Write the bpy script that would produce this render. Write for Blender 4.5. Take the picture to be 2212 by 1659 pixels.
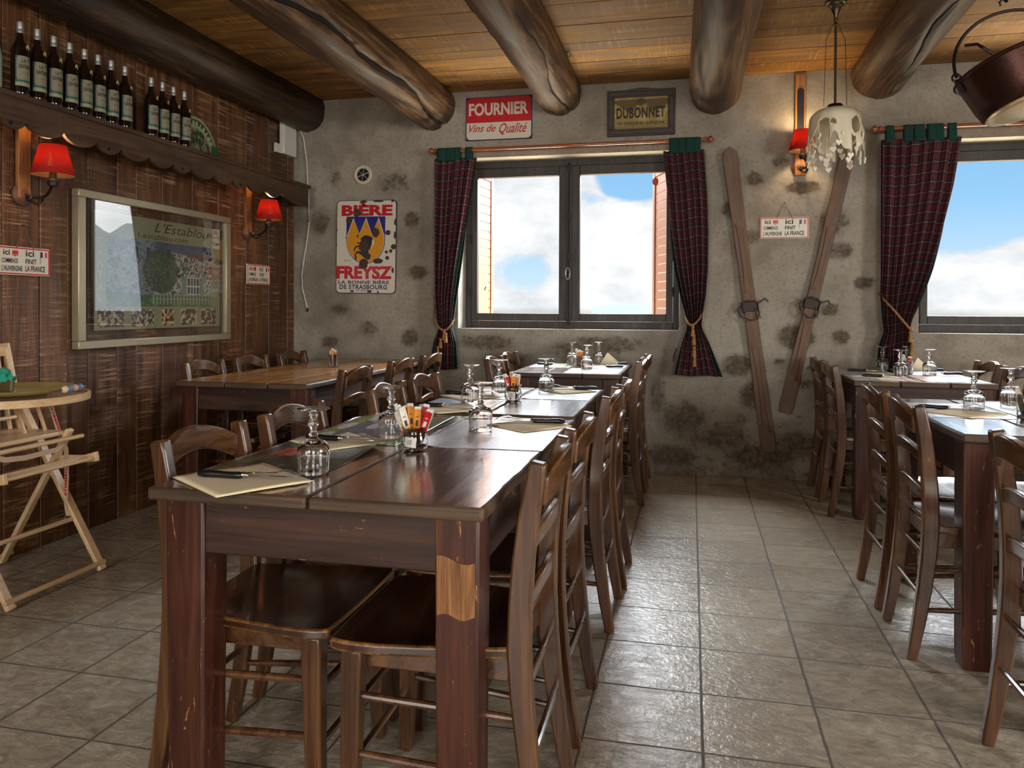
import bpy, math, random
import numpy as np
from mathutils import Vector, Matrix, Quaternion

random.seed(7)
rng = np.random.RandomState(11)
PI = math.pi
for o in list(bpy.data.objects):
    bpy.data.objects.remove(o)
SC = bpy.context.scene
COL = SC.collection

# ------------------------------------------------------------------ camera
F_PX, YAW, PITCH, ROLL = 1680.0, 0.2268, -0.009, -0.0042
fw = Vector((-math.sin(YAW)*math.cos(PITCH), math.cos(YAW)*math.cos(PITCH), math.sin(PITCH)))
r0 = Vector((math.cos(YAW), math.sin(YAW), 0)); d0 = fw.cross(r0)
rt = math.cos(ROLL)*r0 + math.sin(ROLL)*d0
dn = -math.sin(ROLL)*r0 + math.cos(ROLL)*d0
camd = bpy.data.cameras.new('camera')
cam = bpy.data.objects.new('camera', camd); COL.objects.link(cam)
m = Matrix.Identity(4)
for i, v in enumerate((rt, -dn, -fw)):
    for j in range(3):
        m[j][i] = v[j]
m.translation = (0, 0, 1.2)
cam.matrix_world = m
camd.sensor_width = 36; camd.lens = 36*F_PX/2212
camd.shift_y = -(829.5-676.6)/2212
camd.clip_start = 0.02; camd.clip_end = 2000
SC.camera = cam

# ------------------------------------------------------------------ view
SC.view_settings.view_transform = 'Standard'
SC.view_settings.look = 'None'
SC.view_settings.exposure = 0.12
SC.view_settings.gamma = 1.0
SC.view_settings.use_curve_mapping = False
cy = SC.cycles
cy.max_bounces = 10; cy.diffuse_bounces = 4; cy.glossy_bounces = 4
cy.transmission_bounces = 10; cy.transparent_max_bounces = 12
cy.caustics_reflective = False; cy.caustics_refractive = False
cy.use_denoising = True
cy.sample_clamp_indirect = 6.0
cy.use_adaptive_sampling = True; cy.adaptive_threshold = 0.015

# ------------------------------------------------------------------ node helper
def lin(c):
    return tuple(((x/12.92) if x <= 0.04045 else ((x+0.055)/1.055)**2.4) for x in c)
def C8(*c):
    return lin([x/255 for x in c]) + (1.0,)

class NT:
    def __init__(s, tree):
        s.t = tree; s.n = tree.nodes; s.l = tree.links
    def new(s, typ, **kw):
        nd = s.n.new(typ)
        for k, v in kw.items():
            if k.startswith('i_'):
                s.put(nd, k[2:], v)
            else:
                setattr(nd, k, v)
        return nd
    def put(s, nd, key, v):
        sock = nd.inputs[int(key)] if key.isdigit() else nd.inputs[key.replace('_', ' ')]
        if isinstance(v, bpy.types.NodeSocket):
            s.l.new(v, sock)
        else:
            sock.default_value = v
    def math(s, op, a, b=None, c=None, clamp=False):
        nd = s.n.new('ShaderNodeMath'); nd.operation = op; nd.use_clamp = clamp
        for i, v in enumerate((a, b, c)):
            if v is not None:
                s.put(nd, str(i), v)
        return nd.outputs[0]
    def vmath(s, op, a, b=None):
        nd = s.n.new('ShaderNodeVectorMath'); nd.operation = op
        s.put(nd, '0', a)
        if b is not None: s.put(nd, '1', b)
        return nd.outputs[0]
    def ramp(s, fac, stops, interp='LINEAR'):
        nd = s.n.new('ShaderNodeValToRGB'); nd.color_ramp.interpolation = interp
        e = nd.color_ramp.elements
        while len(e) < len(stops): e.new(0.5)
        for k, (p, c) in enumerate(stops):
            e[k].position = p; e[k].color = c if len(c) == 4 else tuple(c)+(1,)
        s.l.new(fac, nd.inputs[0]); return nd.outputs[0]
    def mix(s, f, a, b, blend='MIX'):
        nd = s.n.new('ShaderNodeMix'); nd.data_type = 'RGBA'; nd.blend_type = blend; nd.clamp_factor = True
        s.put(nd, '0', f)
        for k, v in (('6', a), ('7', b)):
            s.put(nd, k, v)
        return nd.outputs[2]
    def noise(s, vec, scale, detail=4, rough=.55, dist=0.0, dims='3D'):
        nd = s.n.new('ShaderNodeTexNoise'); nd.noise_dimensions = dims
        if vec is not None: s.l.new(vec, nd.inputs['Vector'])
        nd.inputs['Scale'].default_value = scale; nd.inputs['Detail'].default_value = detail
        nd.inputs['Roughness'].default_value = rough; nd.inputs['Distortion'].default_value = dist
        return nd.outputs[0]
    def mapr(s, v, a, b, c, d):
        nd = s.n.new('ShaderNodeMapRange'); nd.clamp = True
        for k, x in enumerate((v, a, b, c, d)): s.put(nd, str(k), x)
        return nd.outputs[0]
    def scale(s, vec, sc):
        nd = s.n.new('ShaderNodeMapping')
        s.l.new(vec, nd.inputs['Vector']); nd.inputs['Scale'].default_value = sc
        return nd.outputs[0]

def mat(name):
    mt = bpy.data.materials.new(name); mt.use_nodes = True
    nt = NT(mt.node_tree); p = nt.n['Principled BSDF']
    return mt, nt, p
def simple(name, col, rough=.5, metal=0, bump=0, bscale=60, var=0.0, **kw):
    mt, nt, p = mat(name)
    tc = nt.new('ShaderNodeTexCoord').outputs['Object']
    c = col
    if var:
        n = nt.noise(tc, bscale*.3, 4)
        c = nt.mix(n, tuple(x*(1-var) for x in col[:3])+(1,), tuple(min(1, x*(1+var)) for x in col[:3])+(1,))
    nt.put(p, 'Base Color', c)
    p.inputs['Roughness'].default_value = rough; p.inputs['Metallic'].default_value = metal
    for k, v in kw.items(): p.inputs[k.replace('_', ' ')].default_value = v
    if bump:
        b = nt.new('ShaderNodeBump', i_Strength=bump, i_Distance=.002)
        nt.put(b, 'Height', nt.noise(tc, bscale, 4)); nt.put(p, 'Normal', b.outputs[0])
    return mt

def wood(name, cols, axis='Z', rough=.35, bump=.25, fine=1.0, coat=0.0, saw=0.0, scratch=0.0, sc=(255, 215, 150), tint=False, grain=1.0, knots=False):
    mt, nt, p = mat(name)
    tc = nt.new('ShaderNodeTexCoord').outputs['Object']
    rnd = nt.new('ShaderNodeObjectInfo').outputs['Random']
    off = nt.math('MULTIPLY', rnd, 13.7)
    comb = nt.new('ShaderNodeCombineXYZ')
    for k in range(3): nt.put(comb, str(k), off)
    v = nt.vmath('ADD', tc, comb.outputs[0])
    if tint:
        ta = nt.new('ShaderNodeAttribute'); ta.attribute_name = 'tint'
        tf = ta.outputs['Fac']
        cm = nt.new('ShaderNodeCombineXYZ')
        for k in range(3): nt.put(cm, str(k), nt.math('MULTIPLY', tf, 7.3+k))
        v = nt.vmath('ADD', v, cm.outputs[0])
    ai = 'XYZ'.index(axis)
    def S(along, across):
        s = [across]*3; s[ai] = along; return tuple(s)
    v1 = nt.scale(v, S(1.1*fine, 13*fine)); v2 = nt.scale(v, S(3*fine, 110*fine)); v3 = nt.scale(v, S(1.2, 3.0))
    n1 = nt.noise(v1, 1.0, 5, .6, 1.6*grain)
    n2 = nt.noise(v2, 1.0, 3, .6, .3)
    n3 = nt.noise(v3, 1.3, 3)
    f = nt.math('ADD', nt.math('MULTIPLY', n1, .55), nt.math('MULTIPLY', n2, .3))
    f = nt.math('ADD', f, nt.math('MULTIPLY', n3, .25))
    c = nt.ramp(f, [(.38, cols[0]), (.54, cols[1]), (.70, cols[2])])
    if knots:
        vo = nt.new('ShaderNodeTexVoronoi'); vo.feature = 'F1'
        nt.put(vo, 'Vector', nt.scale(v, S(1.0, 3.2))); vo.inputs['Scale'].default_value = 1.3
        k = nt.mapr(vo.outputs['Distance'], .04, .13, 1, 0)
        c = nt.mix(nt.math('MULTIPLY', k, .8), c, cols[0])
    h = f
    if saw:
        vs = nt.scale(v, S(75, 3.5))
        ns = nt.noise(vs, 1.0, 2, .6, .2)
        ms = nt.noise(v3, 2.2, 3)
        sf = nt.math('MULTIPLY', nt.mapr(ns, .52, .68, 0, 1), nt.mapr(ms, .42, .6, 0, 1))
        c = nt.mix(nt.math('MULTIPLY', sf, saw), c, cols[3])
        h = nt.math('ADD', f, nt.math('MULTIPLY', ns, .6))
    if tint:
        tcol = nt.mapr(tf, 0, 1, .72, 1.25)
        hs = nt.new('ShaderNodeHueSaturation'); nt.put(hs, 'Color', c); nt.put(hs, 'Value', tcol)
        c = hs.outputs[0]
    if scratch:
        vo = nt.noise(nt.scale(v, S(14, 55)), 1.0, 6, .75, 1.0)
        sm = nt.mapr(vo, .67-.06*scratch, .71-.06*scratch, 0, 1)
        c = nt.mix(nt.math('MULTIPLY', sm, .85), c, C8(*sc))
    nt.put(p, 'Base Color', c)
    nt.put(p, 'Roughness', nt.mapr(n1, .3, .75, rough*.75, min(1, rough*1.35)))
    if coat:
        p.inputs['Coat Weight'].default_value = coat; p.inputs['Coat Roughness'].default_value = .14; p.inputs['Coat IOR'].default_value = 1.6
    b = nt.new('ShaderNodeBump', i_Strength=bump, i_Distance=.004)
    nt.put(b, 'Height', h); nt.put(p, 'Normal', b.outputs[0])
    return mt

# ------------------------------------------------------------------ sky
w = bpy.data.worlds.new('sky'); SC.world = w; w.use_nodes = True
nt = NT(w.node_tree); bg = nt.n['Background']
gen = nt.new('ShaderNodeTexCoord').outputs['Generated']
sep = nt.new('ShaderNodeSeparateXYZ'); nt.l.new(gen, sep.inputs[0])
x, y, z = sep.outputs
az = nt.math('DIVIDE', x, nt.math('MAXIMUM', nt.math('ABSOLUTE', y), .05))
v = nt.scale(gen, (1.0, 1.0, 1.9))
nz = nt.noise(v, 6.5, 9, .55, .35)
nz2 = nt.noise(nt.vmath('ADD', v, (3.1, 1.7, .4)), 9.0, 8, .6, .2)
def blob(a0, e0, ra, re):
    da = nt.math('DIVIDE', nt.math('SUBTRACT', az, a0), ra)
    de = nt.math('DIVIDE', nt.math('SUBTRACT', z, e0), re)
    r2 = nt.math('ADD', nt.math('MULTIPLY', da, da), nt.math('MULTIPLY', de, de))
    return nt.math('SUBTRACT', 1.0, r2, clamp=True)
blue = nt.math('MULTIPLY', blob(-.065, .172, .065, .045), 1.5)
blue = nt.math('MAXIMUM', blue, nt.math('MULTIPLY', blob(-.215, .045, .055, .035), 1.15))
blue = nt.math('MAXIMUM', blue, nt.math('MULTIPLY', blob(.34, .125, .20, .080), 1.5))
blue = nt.math('MAXIMUM', blue, nt.math('MULTIPLY', blob(1.1, .25, .6, .12), .8))
dens = nt.math('SUBTRACT', nt.math('ADD', nz, .16), nt.math('MULTIPLY', blue, .42))
cm = nt.mapr(dens, .40, .52, 0, 1)
skyc = nt.ramp(nt.mapr(z, 0, .35, 0, 1), [(0, C8(214, 236, 250)), (.35, C8(150, 203, 243)), (1, C8(96, 158, 222))])
cloudc = nt.ramp(nt.math('ADD', nt.math('MULTIPLY', nz2, .7), nt.math('MULTIPLY', dens, .3)), [(.38, C8(196, 203, 209)), (.50, C8(230, 234, 237)), (.62, C8(254, 254, 254))])
sc_ = nt.mix(cm, skyc, cloudc)
gnd = nt.mix(nt.mapr(z, -.02, 0.0, 0, 1), C8(150, 150, 140), sc_)
hi = nt.mapr(z, .17, .38, .84, 4.5)  # boost added above the visible sky, for brighter tabletop and floor reflections
hi = nt.math('MAXIMUM', hi, nt.mapr(az, .55, .80, 1.0, 5.0))  # boost added to the unseen right-hand sky, for the poster glass reflection
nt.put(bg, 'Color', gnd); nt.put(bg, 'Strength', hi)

# ------------------------------------------------------------------ added daylight lamps
def area(name, loc, target, sx, sy, power, col=(1, 1, 1)):
    d = bpy.data.lights.new(name, 'AREA'); d.shape = 'RECTANGLE'; d.size = sx; d.size_y = sy
    d.energy = power; d.color = col
    o = bpy.data.objects.new(name, d); COL.objects.link(o)
    o.location = loc
    o.rotation_euler = (Vector(target)-Vector(loc)).to_track_quat('-Z', 'Y').to_euler()
    return o
# unseen area lamps added outside each back window for high sky and sunlit ground
SKYC = (.86, .93, 1.0)
area('sky_light', (-.9, 8.6, 4.05), (-.8, 4.0, .9), 3.6, 2.2, 1250, SKYC)
area('sky_light', (2.4, 8.6, 4.05), (1.6, 4.0, .9), 3.6, 2.2, 1250, SKYC)
area('ground_glow', (-.9, 7.6, -.6), (-.6, 3.0, 2.8), 3.4, 1.6, 460, (1, .86, .62))
area('ground_glow', (2.4, 7.6, -.6), (1.6, 3.0, 2.8), 3.4, 1.6, 460, (1, .86, .62))
# fill lamps added at made-up openings behind the viewer and on the right
area('window_light', (-1.3, -3.22, 1.65), (-1.3, 2, 1.2), 1.7, 1.5, 95, (1, .96, .90))
area('window_light', (1.9, -3.22, 1.65), (1.5, 2, 1.2), 1.7, 1.5, 95, (1, .96, .90))
area('window_light', (4.72, .8, 1.65), (0, 1.2, 1.3), 1.8, 1.5, 130, (1, .97, .93))

# ------------------------------------------------------------------ mesh builder
class MB:
    def __init__(s):
        s.v = []; s.f = []; s.m = []; s.t = []; s.tint = 0.5; s.uv = None
    def add(s, vs, fs, mat=0, M=None):
        b = len(s.v)
        if M is not None: vs = [M @ Vector(q) for q in vs]
        s.v += [tuple(q) for q in vs]; s.t += [s.tint]*len(vs)
        s.f += [tuple(b+i for i in f) for f in fs]; s.m += [mat]*len(fs)
        return s
    def box(s, x0, x1, y0, y1, z0, z1, mat=0, M=None):
        vs = [(x, y, z) for z in (z0, z1) for y in (y0, y1) for x in (x0, x1)]
        return s.add(vs, [(0, 2, 3, 1), (4, 5, 7, 6), (0, 1, 5, 4), (2, 6, 7, 3), (0, 4, 6, 2), (1, 3, 7, 5)], mat, M)
    def bar(s, a, b, wx, wy, up=(0, 0, 1), mat=0):
        return s.sweep([a, b], [(wx/2, wy/2)]*2, up, mat)
    def sweep(s, pts, half, up=(0, 0, 1), mat=0, sec=None, cap=True):
        """rectangular (or custom section) bar along pts; half=(side, up) half sizes per point"""
        pts = [Vector(p) for p in pts]; up = Vector(up); vs = []; n = len(pts)
        for i, p in enumerate(pts):
            t = (pts[min(i+1, n-1)]-pts[max(i-1, 0)]).normalized()
            sd = t.cross(up)
            if sd.length < 1e-4: sd = t.cross(Vector((1, 0, 0)))
            sd.normalize(); u = sd.cross(t).normalized()
            hx, hy = half[i] if isinstance(half, list) else half
            for a, b in (sec or [(-1, -1), (1, -1), (1, 1), (-1, 1)]):
                vs.append(p+sd*a*hx+u*b*hy)
        k = len(sec) if sec else 4
        fs = [(i*k+j, i*k+(j+1) % k, (i+1)*k+(j+1) % k, (i+1)*k+j) for i in range(n-1) for j in range(k)]
        if cap: fs += [tuple(range(k-1, -1, -1)), tuple((n-1)*k+j for j in range(k))]
        return s.add(vs, fs, mat)
    def tube(s, pts, r, n=8, mat=0, cap=True, up=(0.01, .02, 1)):
        sec = [(math.cos(2*PI*i/n), math.sin(2*PI*i/n)) for i in range(n)]
        rr = r if isinstance(r, list) else [r]*len(pts)
        return s.sweep(pts, [(q, q) for q in rr], up, mat, sec, cap)
    def lathe(s, prof, n=32, M=None, mat=0, a0=0, a1=2*PI):
        full = abs(a1-a0-2*PI) < 1e-6; k = n if full else n+1
        vs = [(r*math.cos(a0+(a1-a0)*j/n), r*math.sin(a0+(a1-a0)*j/n), z) for r, z in prof for j in range(k)]
        fs = []
        for i in range(len(prof)-1):
            for j in range(n):
                j2 = (j+1) % k
                fs.append((i*k+j, i*k+j2, (i+1)*k+j2, (i+1)*k+j))
        return s.add(vs, fs, mat, M)
    def prism(s, poly, y0, y1, M=None, mat=0):
        """polygon in XZ extruded from y0 to y1 (poly counter-clockwise seen from -Y)"""
        n = len(poly)
        vs = [(x, y0, z) for x, z in poly]+[(x, y1, z) for x, z in poly]
        fs = [tuple(range(n)), tuple(range(2*n-1, n-1, -1))]+[(i, n+i, n+(i+1) % n, (i+1) % n) for i in range(n)]
        return s.add(vs, fs, mat, M)
    def ball(s, c, r, n=10, mat=0, sq=(1, 1, 1)):
        prof = [(max(1e-5, r*math.sin(PI*i/(n-1))), -r*math.cos(PI*i/(n-1))) for i in range(n)]
        return s.lathe(prof, n*2-4, Matrix.Translation(c) @ Matrix.Diagonal((*sq, 1)), mat)
    def build(s, name, mats, parent=None, bevel=0, bmat=None, smooth=35, seg=2, kind=None, loc=None):
        me = bpy.data.meshes.new(name)
        me.from_pydata(s.v, [], s.f)
        for mt in (mats if isinstance(mats, (list, tuple)) else [mats]): me.materials.append(mt)
        me.polygons.foreach_set('material_index', s.m)
        if len(set(s.t)) > 1:
            at = me.attributes.new('tint', 'FLOAT', 'POINT'); at.data.foreach_set('value', s.t)
        if s.uv is not None:
            ul = me.uv_layers.new(name='UVMap')
            li = np.zeros(len(me.loops), dtype=np.int32); me.loops.foreach_get('vertex_index', li)
            ul.data.foreach_set('uv', np.array(s.uv, dtype=np.float32)[li].ravel())
        me.update()
        if smooth:
            me.polygons.foreach_set('use_smooth', [True]*len(me.polygons))
            me.set_sharp_from_angle(angle=math.radians(smooth))
        o = bpy.data.objects.new(name, me); COL.objects.link(o)
        if parent is not None: o.parent = parent
        if loc is not None: o.location = loc
        if bevel:
            b = o.modifiers.new('edge', 'BEVEL'); b.width = bevel; b.segments = seg; b.limit_method = 'ANGLE'
            b.angle_limit = math.radians(38)
            if bmat is not None: b.material = bmat
        if kind: o['kind'] = kind
        return o

def tag(o, label, cat=None, group=None, kind=None):
    o['label'] = label
    if cat: o['category'] = cat
    if group: o['group'] = group
    if kind: o['kind'] = kind
    return o
def thing(name, label, cat, loc=(0, 0, 0), rz=0, group=None):
    o = bpy.data.objects.new(name, None); COL.objects.link(o)
    o.empty_display_size = .05; o.location = loc; o.rotation_euler = (0, 0, rz)
    return tag(o, label, cat, group)
def dup(root, loc=None, rz=None, label=None, group=None, mats=None):
    r = root.copy(); COL.objects.link(r)
    if loc is not None: r.location = loc
    if rz is not None: r.rotation_euler = (0, 0, rz) if not isinstance(rz, tuple) else rz
    if label: r['label'] = label
    if group: r['group'] = group
    for ch in root.children:
        c = ch.copy(); COL.objects.link(c); c.parent = r
        for g in ch.children:
            d = g.copy(); COL.objects.link(d); d.parent = c
    return r

# text as flat geometry in the XZ plane, facing -Y, fitted into a rectangle
def text_geo(txt, bold=0.0, shear=0.0, space=1.0):
    cu = bpy.data.curves.new('t', 'FONT'); cu.body = txt; cu.size = 1; cu.offset = bold; cu.shear = shear
    cu.resolution_u = 3; cu.space_character = space; cu.align_x = 'LEFT'
    ob = bpy.data.objects.new('t', cu); COL.objects.link(ob)
    dg = bpy.context.evaluated_depsgraph_get()
    me = bpy.data.meshes.new_from_object(ob.evaluated_get(dg))
    vs = [(v.co.x, v.co.y) for v in me.vertices]; fs = [tuple(p.vertices) for p in me.polygons]
    bpy.data.objects.remove(ob); bpy.data.curves.remove(cu); bpy.data.meshes.remove(me)
    return vs, fs
def text(mb, txt, x0, x1, z0, z1, y=-.001, mat=0, bold=0.0, shear=0.0, space=1.0, M=None, wrap=None, thick=0.0):
    vs, fs = text_geo(txt, bold, shear, space)
    a = np.array(vs); mn = a.min(0); mx = a.max(0); sz = np.maximum(mx-mn, 1e-6)
    q = (a-mn)/sz
    out = []
    for u, v in q:
        X = x0+(x1-x0)*u; Z = z0+(z1-z0)*v
        out.append(wrap(X, Z) if wrap else (X, y, Z))
    mb.add(out, fs, mat, M)

# pictures painted per vertex (print on paper, enamel): fn(u, v) -> Nx3 sRGB 0..1
def vnoise(u, v, fu, fv, seed):
    g = np.random.RandomState(seed).rand(int(fu)+3, int(fv)+3)
    a = np.clip(u, 0, 1)*fu; b = np.clip(v, 0, 1)*fv
    i = a.astype(int); j = b.astype(int); s = a-i; t = b-j
    s = s*s*(3-2*s); t = t*t*(3-2*t)
    return (g[i, j]*(1-s)+g[i+1, j]*s)*(1-t)+(g[i, j+1]*(1-s)+g[i+1, j+1]*s)*t
def fbm(u, v, f, seed, o=3):
    r = 0; k = 0
    for i in range(o):
        a = .5**i; r = r+a*vnoise(u, v, f*2**i, f*2**i, seed+i); k += a
    return r/k
def setcols(me, cols):
    at = me.color_attributes.new('print', 'FLOAT_COLOR', 'POINT')
    c = np.clip(cols, 0, 1); l = np.where(c <= .04045, c/12.92, ((c+.055)/1.055)**2.4)
    rgba = np.ones((len(me.vertices), 4), dtype=np.float32); rgba[:, :3] = l
    at.data.foreach_set('color', rgba.ravel())
def print_mat(name, rough, coat=0, sheen=0):
    mt, nt, p = mat(name)
    a = nt.new('ShaderNodeAttribute'); a.attribute_name = 'print'
    nt.put(p, 'Base Color', a.outputs['Color']); p.inputs['Roughness'].default_value = rough
    p.inputs['Coat Weight'].default_value = coat; p.inputs['Coat Roughness'].default_value = .2
    return mt
def grid(nx, ny, fpos):
    u, v = np.meshgrid(np.linspace(0, 1, nx+1), np.linspace(0, 1, ny+1))
    u = u.ravel(); v = v.ravel()
    pos = fpos(u, v)
    fs = [(j*(nx+1)+i, j*(nx+1)+i+1, (j+1)*(nx+1)+i+1, (j+1)*(nx+1)+i) for j in range(ny) for i in range(nx)]
    return u, v, pos, fs
def picture(name, nx, ny, fpos, fcol, mt, parent=None, loc=None):
    u, v, pos, fs = grid(nx, ny, fpos)
    me = bpy.data.meshes.new(name); me.from_pydata([tuple(p) for p in pos], [], fs)
    me.materials.append(mt); setcols(me, fcol(u, v)); me.update()
    me.polygons.foreach_set('use_smooth', [True]*len(me.polygons))
    o = bpy.data.objects.new(name, me); COL.objects.link(o)
    if parent is not None: o.parent = parent
    if loc is not None: o.location = loc
    return o
def col(n, c): return np.tile(np.array(c, dtype=float)/255, (n, 1))
def put(c, mask, rgb, a=1.0):
    mask = np.clip(mask.astype(float)*a, 0, 1)[:, None]
    return c*(1-mask)+np.array(rgb)/255*mask

# ------------------------------------------------------------------ materials
chair_w = wood('chair_wood', [C8(36, 19, 8), C8(76, 44, 20), C8(110, 70, 36)], 'Z', .30, .15, coat=.5, scratch=.25, sc=(170, 125, 75))
chair_edge = wood('chair_worn_edge', [C8(44, 26, 13), C8(84, 54, 29), C8(132, 94, 54)], 'Z', .32, .12, coat=.3)
chair_y = wood('chair_wood_rail', [C8(38, 22, 10), C8(80, 50, 26), C8(114, 76, 42)], 'Y', .27, .15, coat=.8, scratch=.2, sc=(170, 125, 75))
seat_w = wood('seat_wood', [C8(30, 15, 8), C8(52, 28, 15), C8(74, 42, 22)], 'Y', .24, .08, coat=1.0)
seat_edge = wood('seat_worn_edge', [C8(52, 29, 12), C8(104, 68, 32), C8(160, 118, 66)], 'Y', .35, .2, scratch=.6, sc=(60, 32, 16))
top_w = wood('tabletop_wood', [C8(52, 28, 14), C8(90, 54, 29), C8(122, 78, 44)], 'Y', .25, .10, coat=1.0, tint=True, scratch=.22, sc=(160, 130, 104))
top_light = wood('tabletop_light_wood', [C8(104, 62, 22), C8(172, 112, 46), C8(206, 146, 70)], 'Y', .26, .10, coat=.5, tint=True, scratch=.2)
top_edge = wood('tabletop_edge', [C8(38, 28, 20), C8(74, 56, 40), C8(108, 84, 60)], 'X', .55, .4, scratch=.4, sc=(60, 42, 30))
leg_w = wood('table_leg_wood', [C8(34, 13, 8), C8(64, 28, 15), C8(94, 48, 26)], 'Z', .42, .2, coat=.0, scratch=.6, sc=(196, 146, 92))
apron_w = wood('table_apron_wood', [C8(28, 14, 9), C8(52, 29, 19), C8(74, 45, 30)], 'X', .48, .2, coat=.0, scratch=.5, sc=(150, 112, 76))
apron_y = wood('table_apron_side_wood', [C8(28, 14, 9), C8(50, 28, 18), C8(70, 43, 29)], 'Y', .48, .2, coat=.0, scratch=.6, sc=(150, 112, 76))
bare_w = wood('bare_scraped_wood', [C8(64, 32, 14), C8(132, 86, 46), C8(176, 128, 76)], 'Z', .6, .6, fine=2.6, scratch=.6, sc=(84, 44, 22))
dark_edge = wood('leg_worn_edge', [C8(38, 18, 11), C8(64, 34, 21), C8(128, 86, 50)], 'Z', .45, .3, scratch=.9, sc=(200, 158, 104))
board_w = wood('wall_board_wood', [C8(46, 27, 14), C8(88, 56, 33), C8(122, 84, 52), C8(170, 134, 100)], 'Z', .42, .8, saw=.75, tint=True, knots=True)
valance_w = wood('valance_wood', [C8(40, 26, 17), C8(70, 49, 34), C8(98, 72, 50), C8(120, 92, 68)], 'Y', .55, .5, saw=.2)
ceil_w = wood('ceiling_board_wood', [C8(64, 40, 15), C8(128, 88, 36), C8(172, 128, 58), C8(206, 162, 92)], 'X', .7, .4, saw=.4, tint=True, knots=True)
beam_w = wood('log_beam_wood', [C8(24, 15, 9), C8(72, 48, 30), C8(140, 106, 68), C8(60, 40, 26)], 'Y', .5, 1.0, coat=.0, fine=.7, scratch=.12, sc=(60, 40, 28), grain=1.6)
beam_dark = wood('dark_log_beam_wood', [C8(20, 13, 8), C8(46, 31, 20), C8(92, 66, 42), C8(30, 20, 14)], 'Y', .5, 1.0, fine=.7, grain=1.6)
crack_m = simple('wood_crack', C8(14, 9, 6), .9)
ski_w = wood('ski_wood', [C8(62, 42, 27), C8(98, 70, 48), C8(126, 94, 66)], 'Z', .5, .25)
frame_w = wood('window_frame_wood', [C8(34, 30, 28), C8(56, 49, 46), C8(76, 69, 64)], 'Z', .5, .3, scratch=.3, sc=(50, 44, 40))
beech = wood('beech_wood', [C8(176, 136, 92), C8(214, 178, 132), C8(232, 204, 162)], 'Z', .38, .06, coat=.25)
beech_y = wood('beech_wood_crosswise', [C8(176, 136, 92), C8(214, 178, 132), C8(232, 204, 162)], 'Y', .38, .06, coat=.25)
shutter_w = simple('shutter_paint', C8(142, 92, 62), .6, bump=.1)
rod_w = simple('polished_rod_wood', C8(150, 82, 48), .22, Coat_Weight=.6)
dark_pic_w = wood('carved_frame_wood', [C8(40, 32, 28), C8(66, 56, 50), C8(86, 76, 68)], 'X', .5, .5)
white_pl = simple('white_plastic', C8(218, 216, 206), .4)
green_cl = simple('green_cotton', C8(14, 62, 54), .9, bump=.3, bscale=600)
rope_m = simple('gold_rope', C8(158, 116, 62), .7, bump=.8, bscale=500, var=.3)
string_m = simple('string', C8(110, 84, 60), .9)
iron = simple('wrought_iron', C8(46, 38, 36), .45, .6, bump=.4, bscale=120)
rose_m = simple('painted_wall_rose', C8(92, 66, 54), .5, .1, bump=.2)
steel = simple('stainless_steel', C8(205, 205, 205), .18, 1.0)
black_pl = simple('black_handle', C8(20, 20, 22), .28)
napkin_m = simple('cream_paper_napkin', C8(244, 229, 192), .9, bump=.15, bscale=900)
black_en = simple('black_enamel', C8(22, 22, 26), .35)
white_en = simple('white_enamel', C8(222, 216, 198), .28)
red_en = simple('red_enamel', C8(196, 34, 44), .3)
navy_en = simple('navy_enamel', C8(28, 36, 84), .3)
gold_en = simple('golden_yellow_enamel', C8(222, 152, 32), .3)
blue_en = simple('blue_enamel', C8(30, 42, 128), .3)
rust_m = simple('rust_chip', C8(74, 56, 50), .8, bump=.6, bscale=300, var=.3)
ink = simple('black_ink', C8(30, 28, 28), .6)
leather = simple('old_leather', C8(78, 66, 52), .7, bump=.3)
pap_m = print_mat('printed_paper', .33, .25)
matp_m = print_mat('printed_placemat', .30, .2)
en_m = print_mat('printed_enamel', .3, .2)
silver_fr = simple('champagne_silver_frame', C8(176, 166, 138), .34, .55, bump=.15, bscale=40, var=.12)
copper = simple('old_copper', C8(70, 44, 38), .36, .8, bump=.5, bscale=45, var=.25)
copper_in = simple('bright_copper_base', C8(226, 196, 150), .30, .9, bump=.3, bscale=20)
tin_m = simple('tin_plate', C8(190, 184, 172), .3, .6)
plaster_cl = simple('stiffened_white_cloth', C8(226, 214, 186), .8, bump=.4, bscale=60)
heart_m = simple('white_heart', C8(232, 226, 204), .6)
amber_glass = simple('dark_brown_glass', C8(26, 14, 8), .08, Coat_Weight=.6)
cap_m = simple('silver_cap', C8(168, 166, 160), .35, .7, bump=.2)
bead_m = [simple('bead_blue', C8(104, 128, 158), .4), simple('bead_cream', C8(220, 196, 168), .4), simple('bead_pink', C8(206, 160, 146), .4)]

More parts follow.
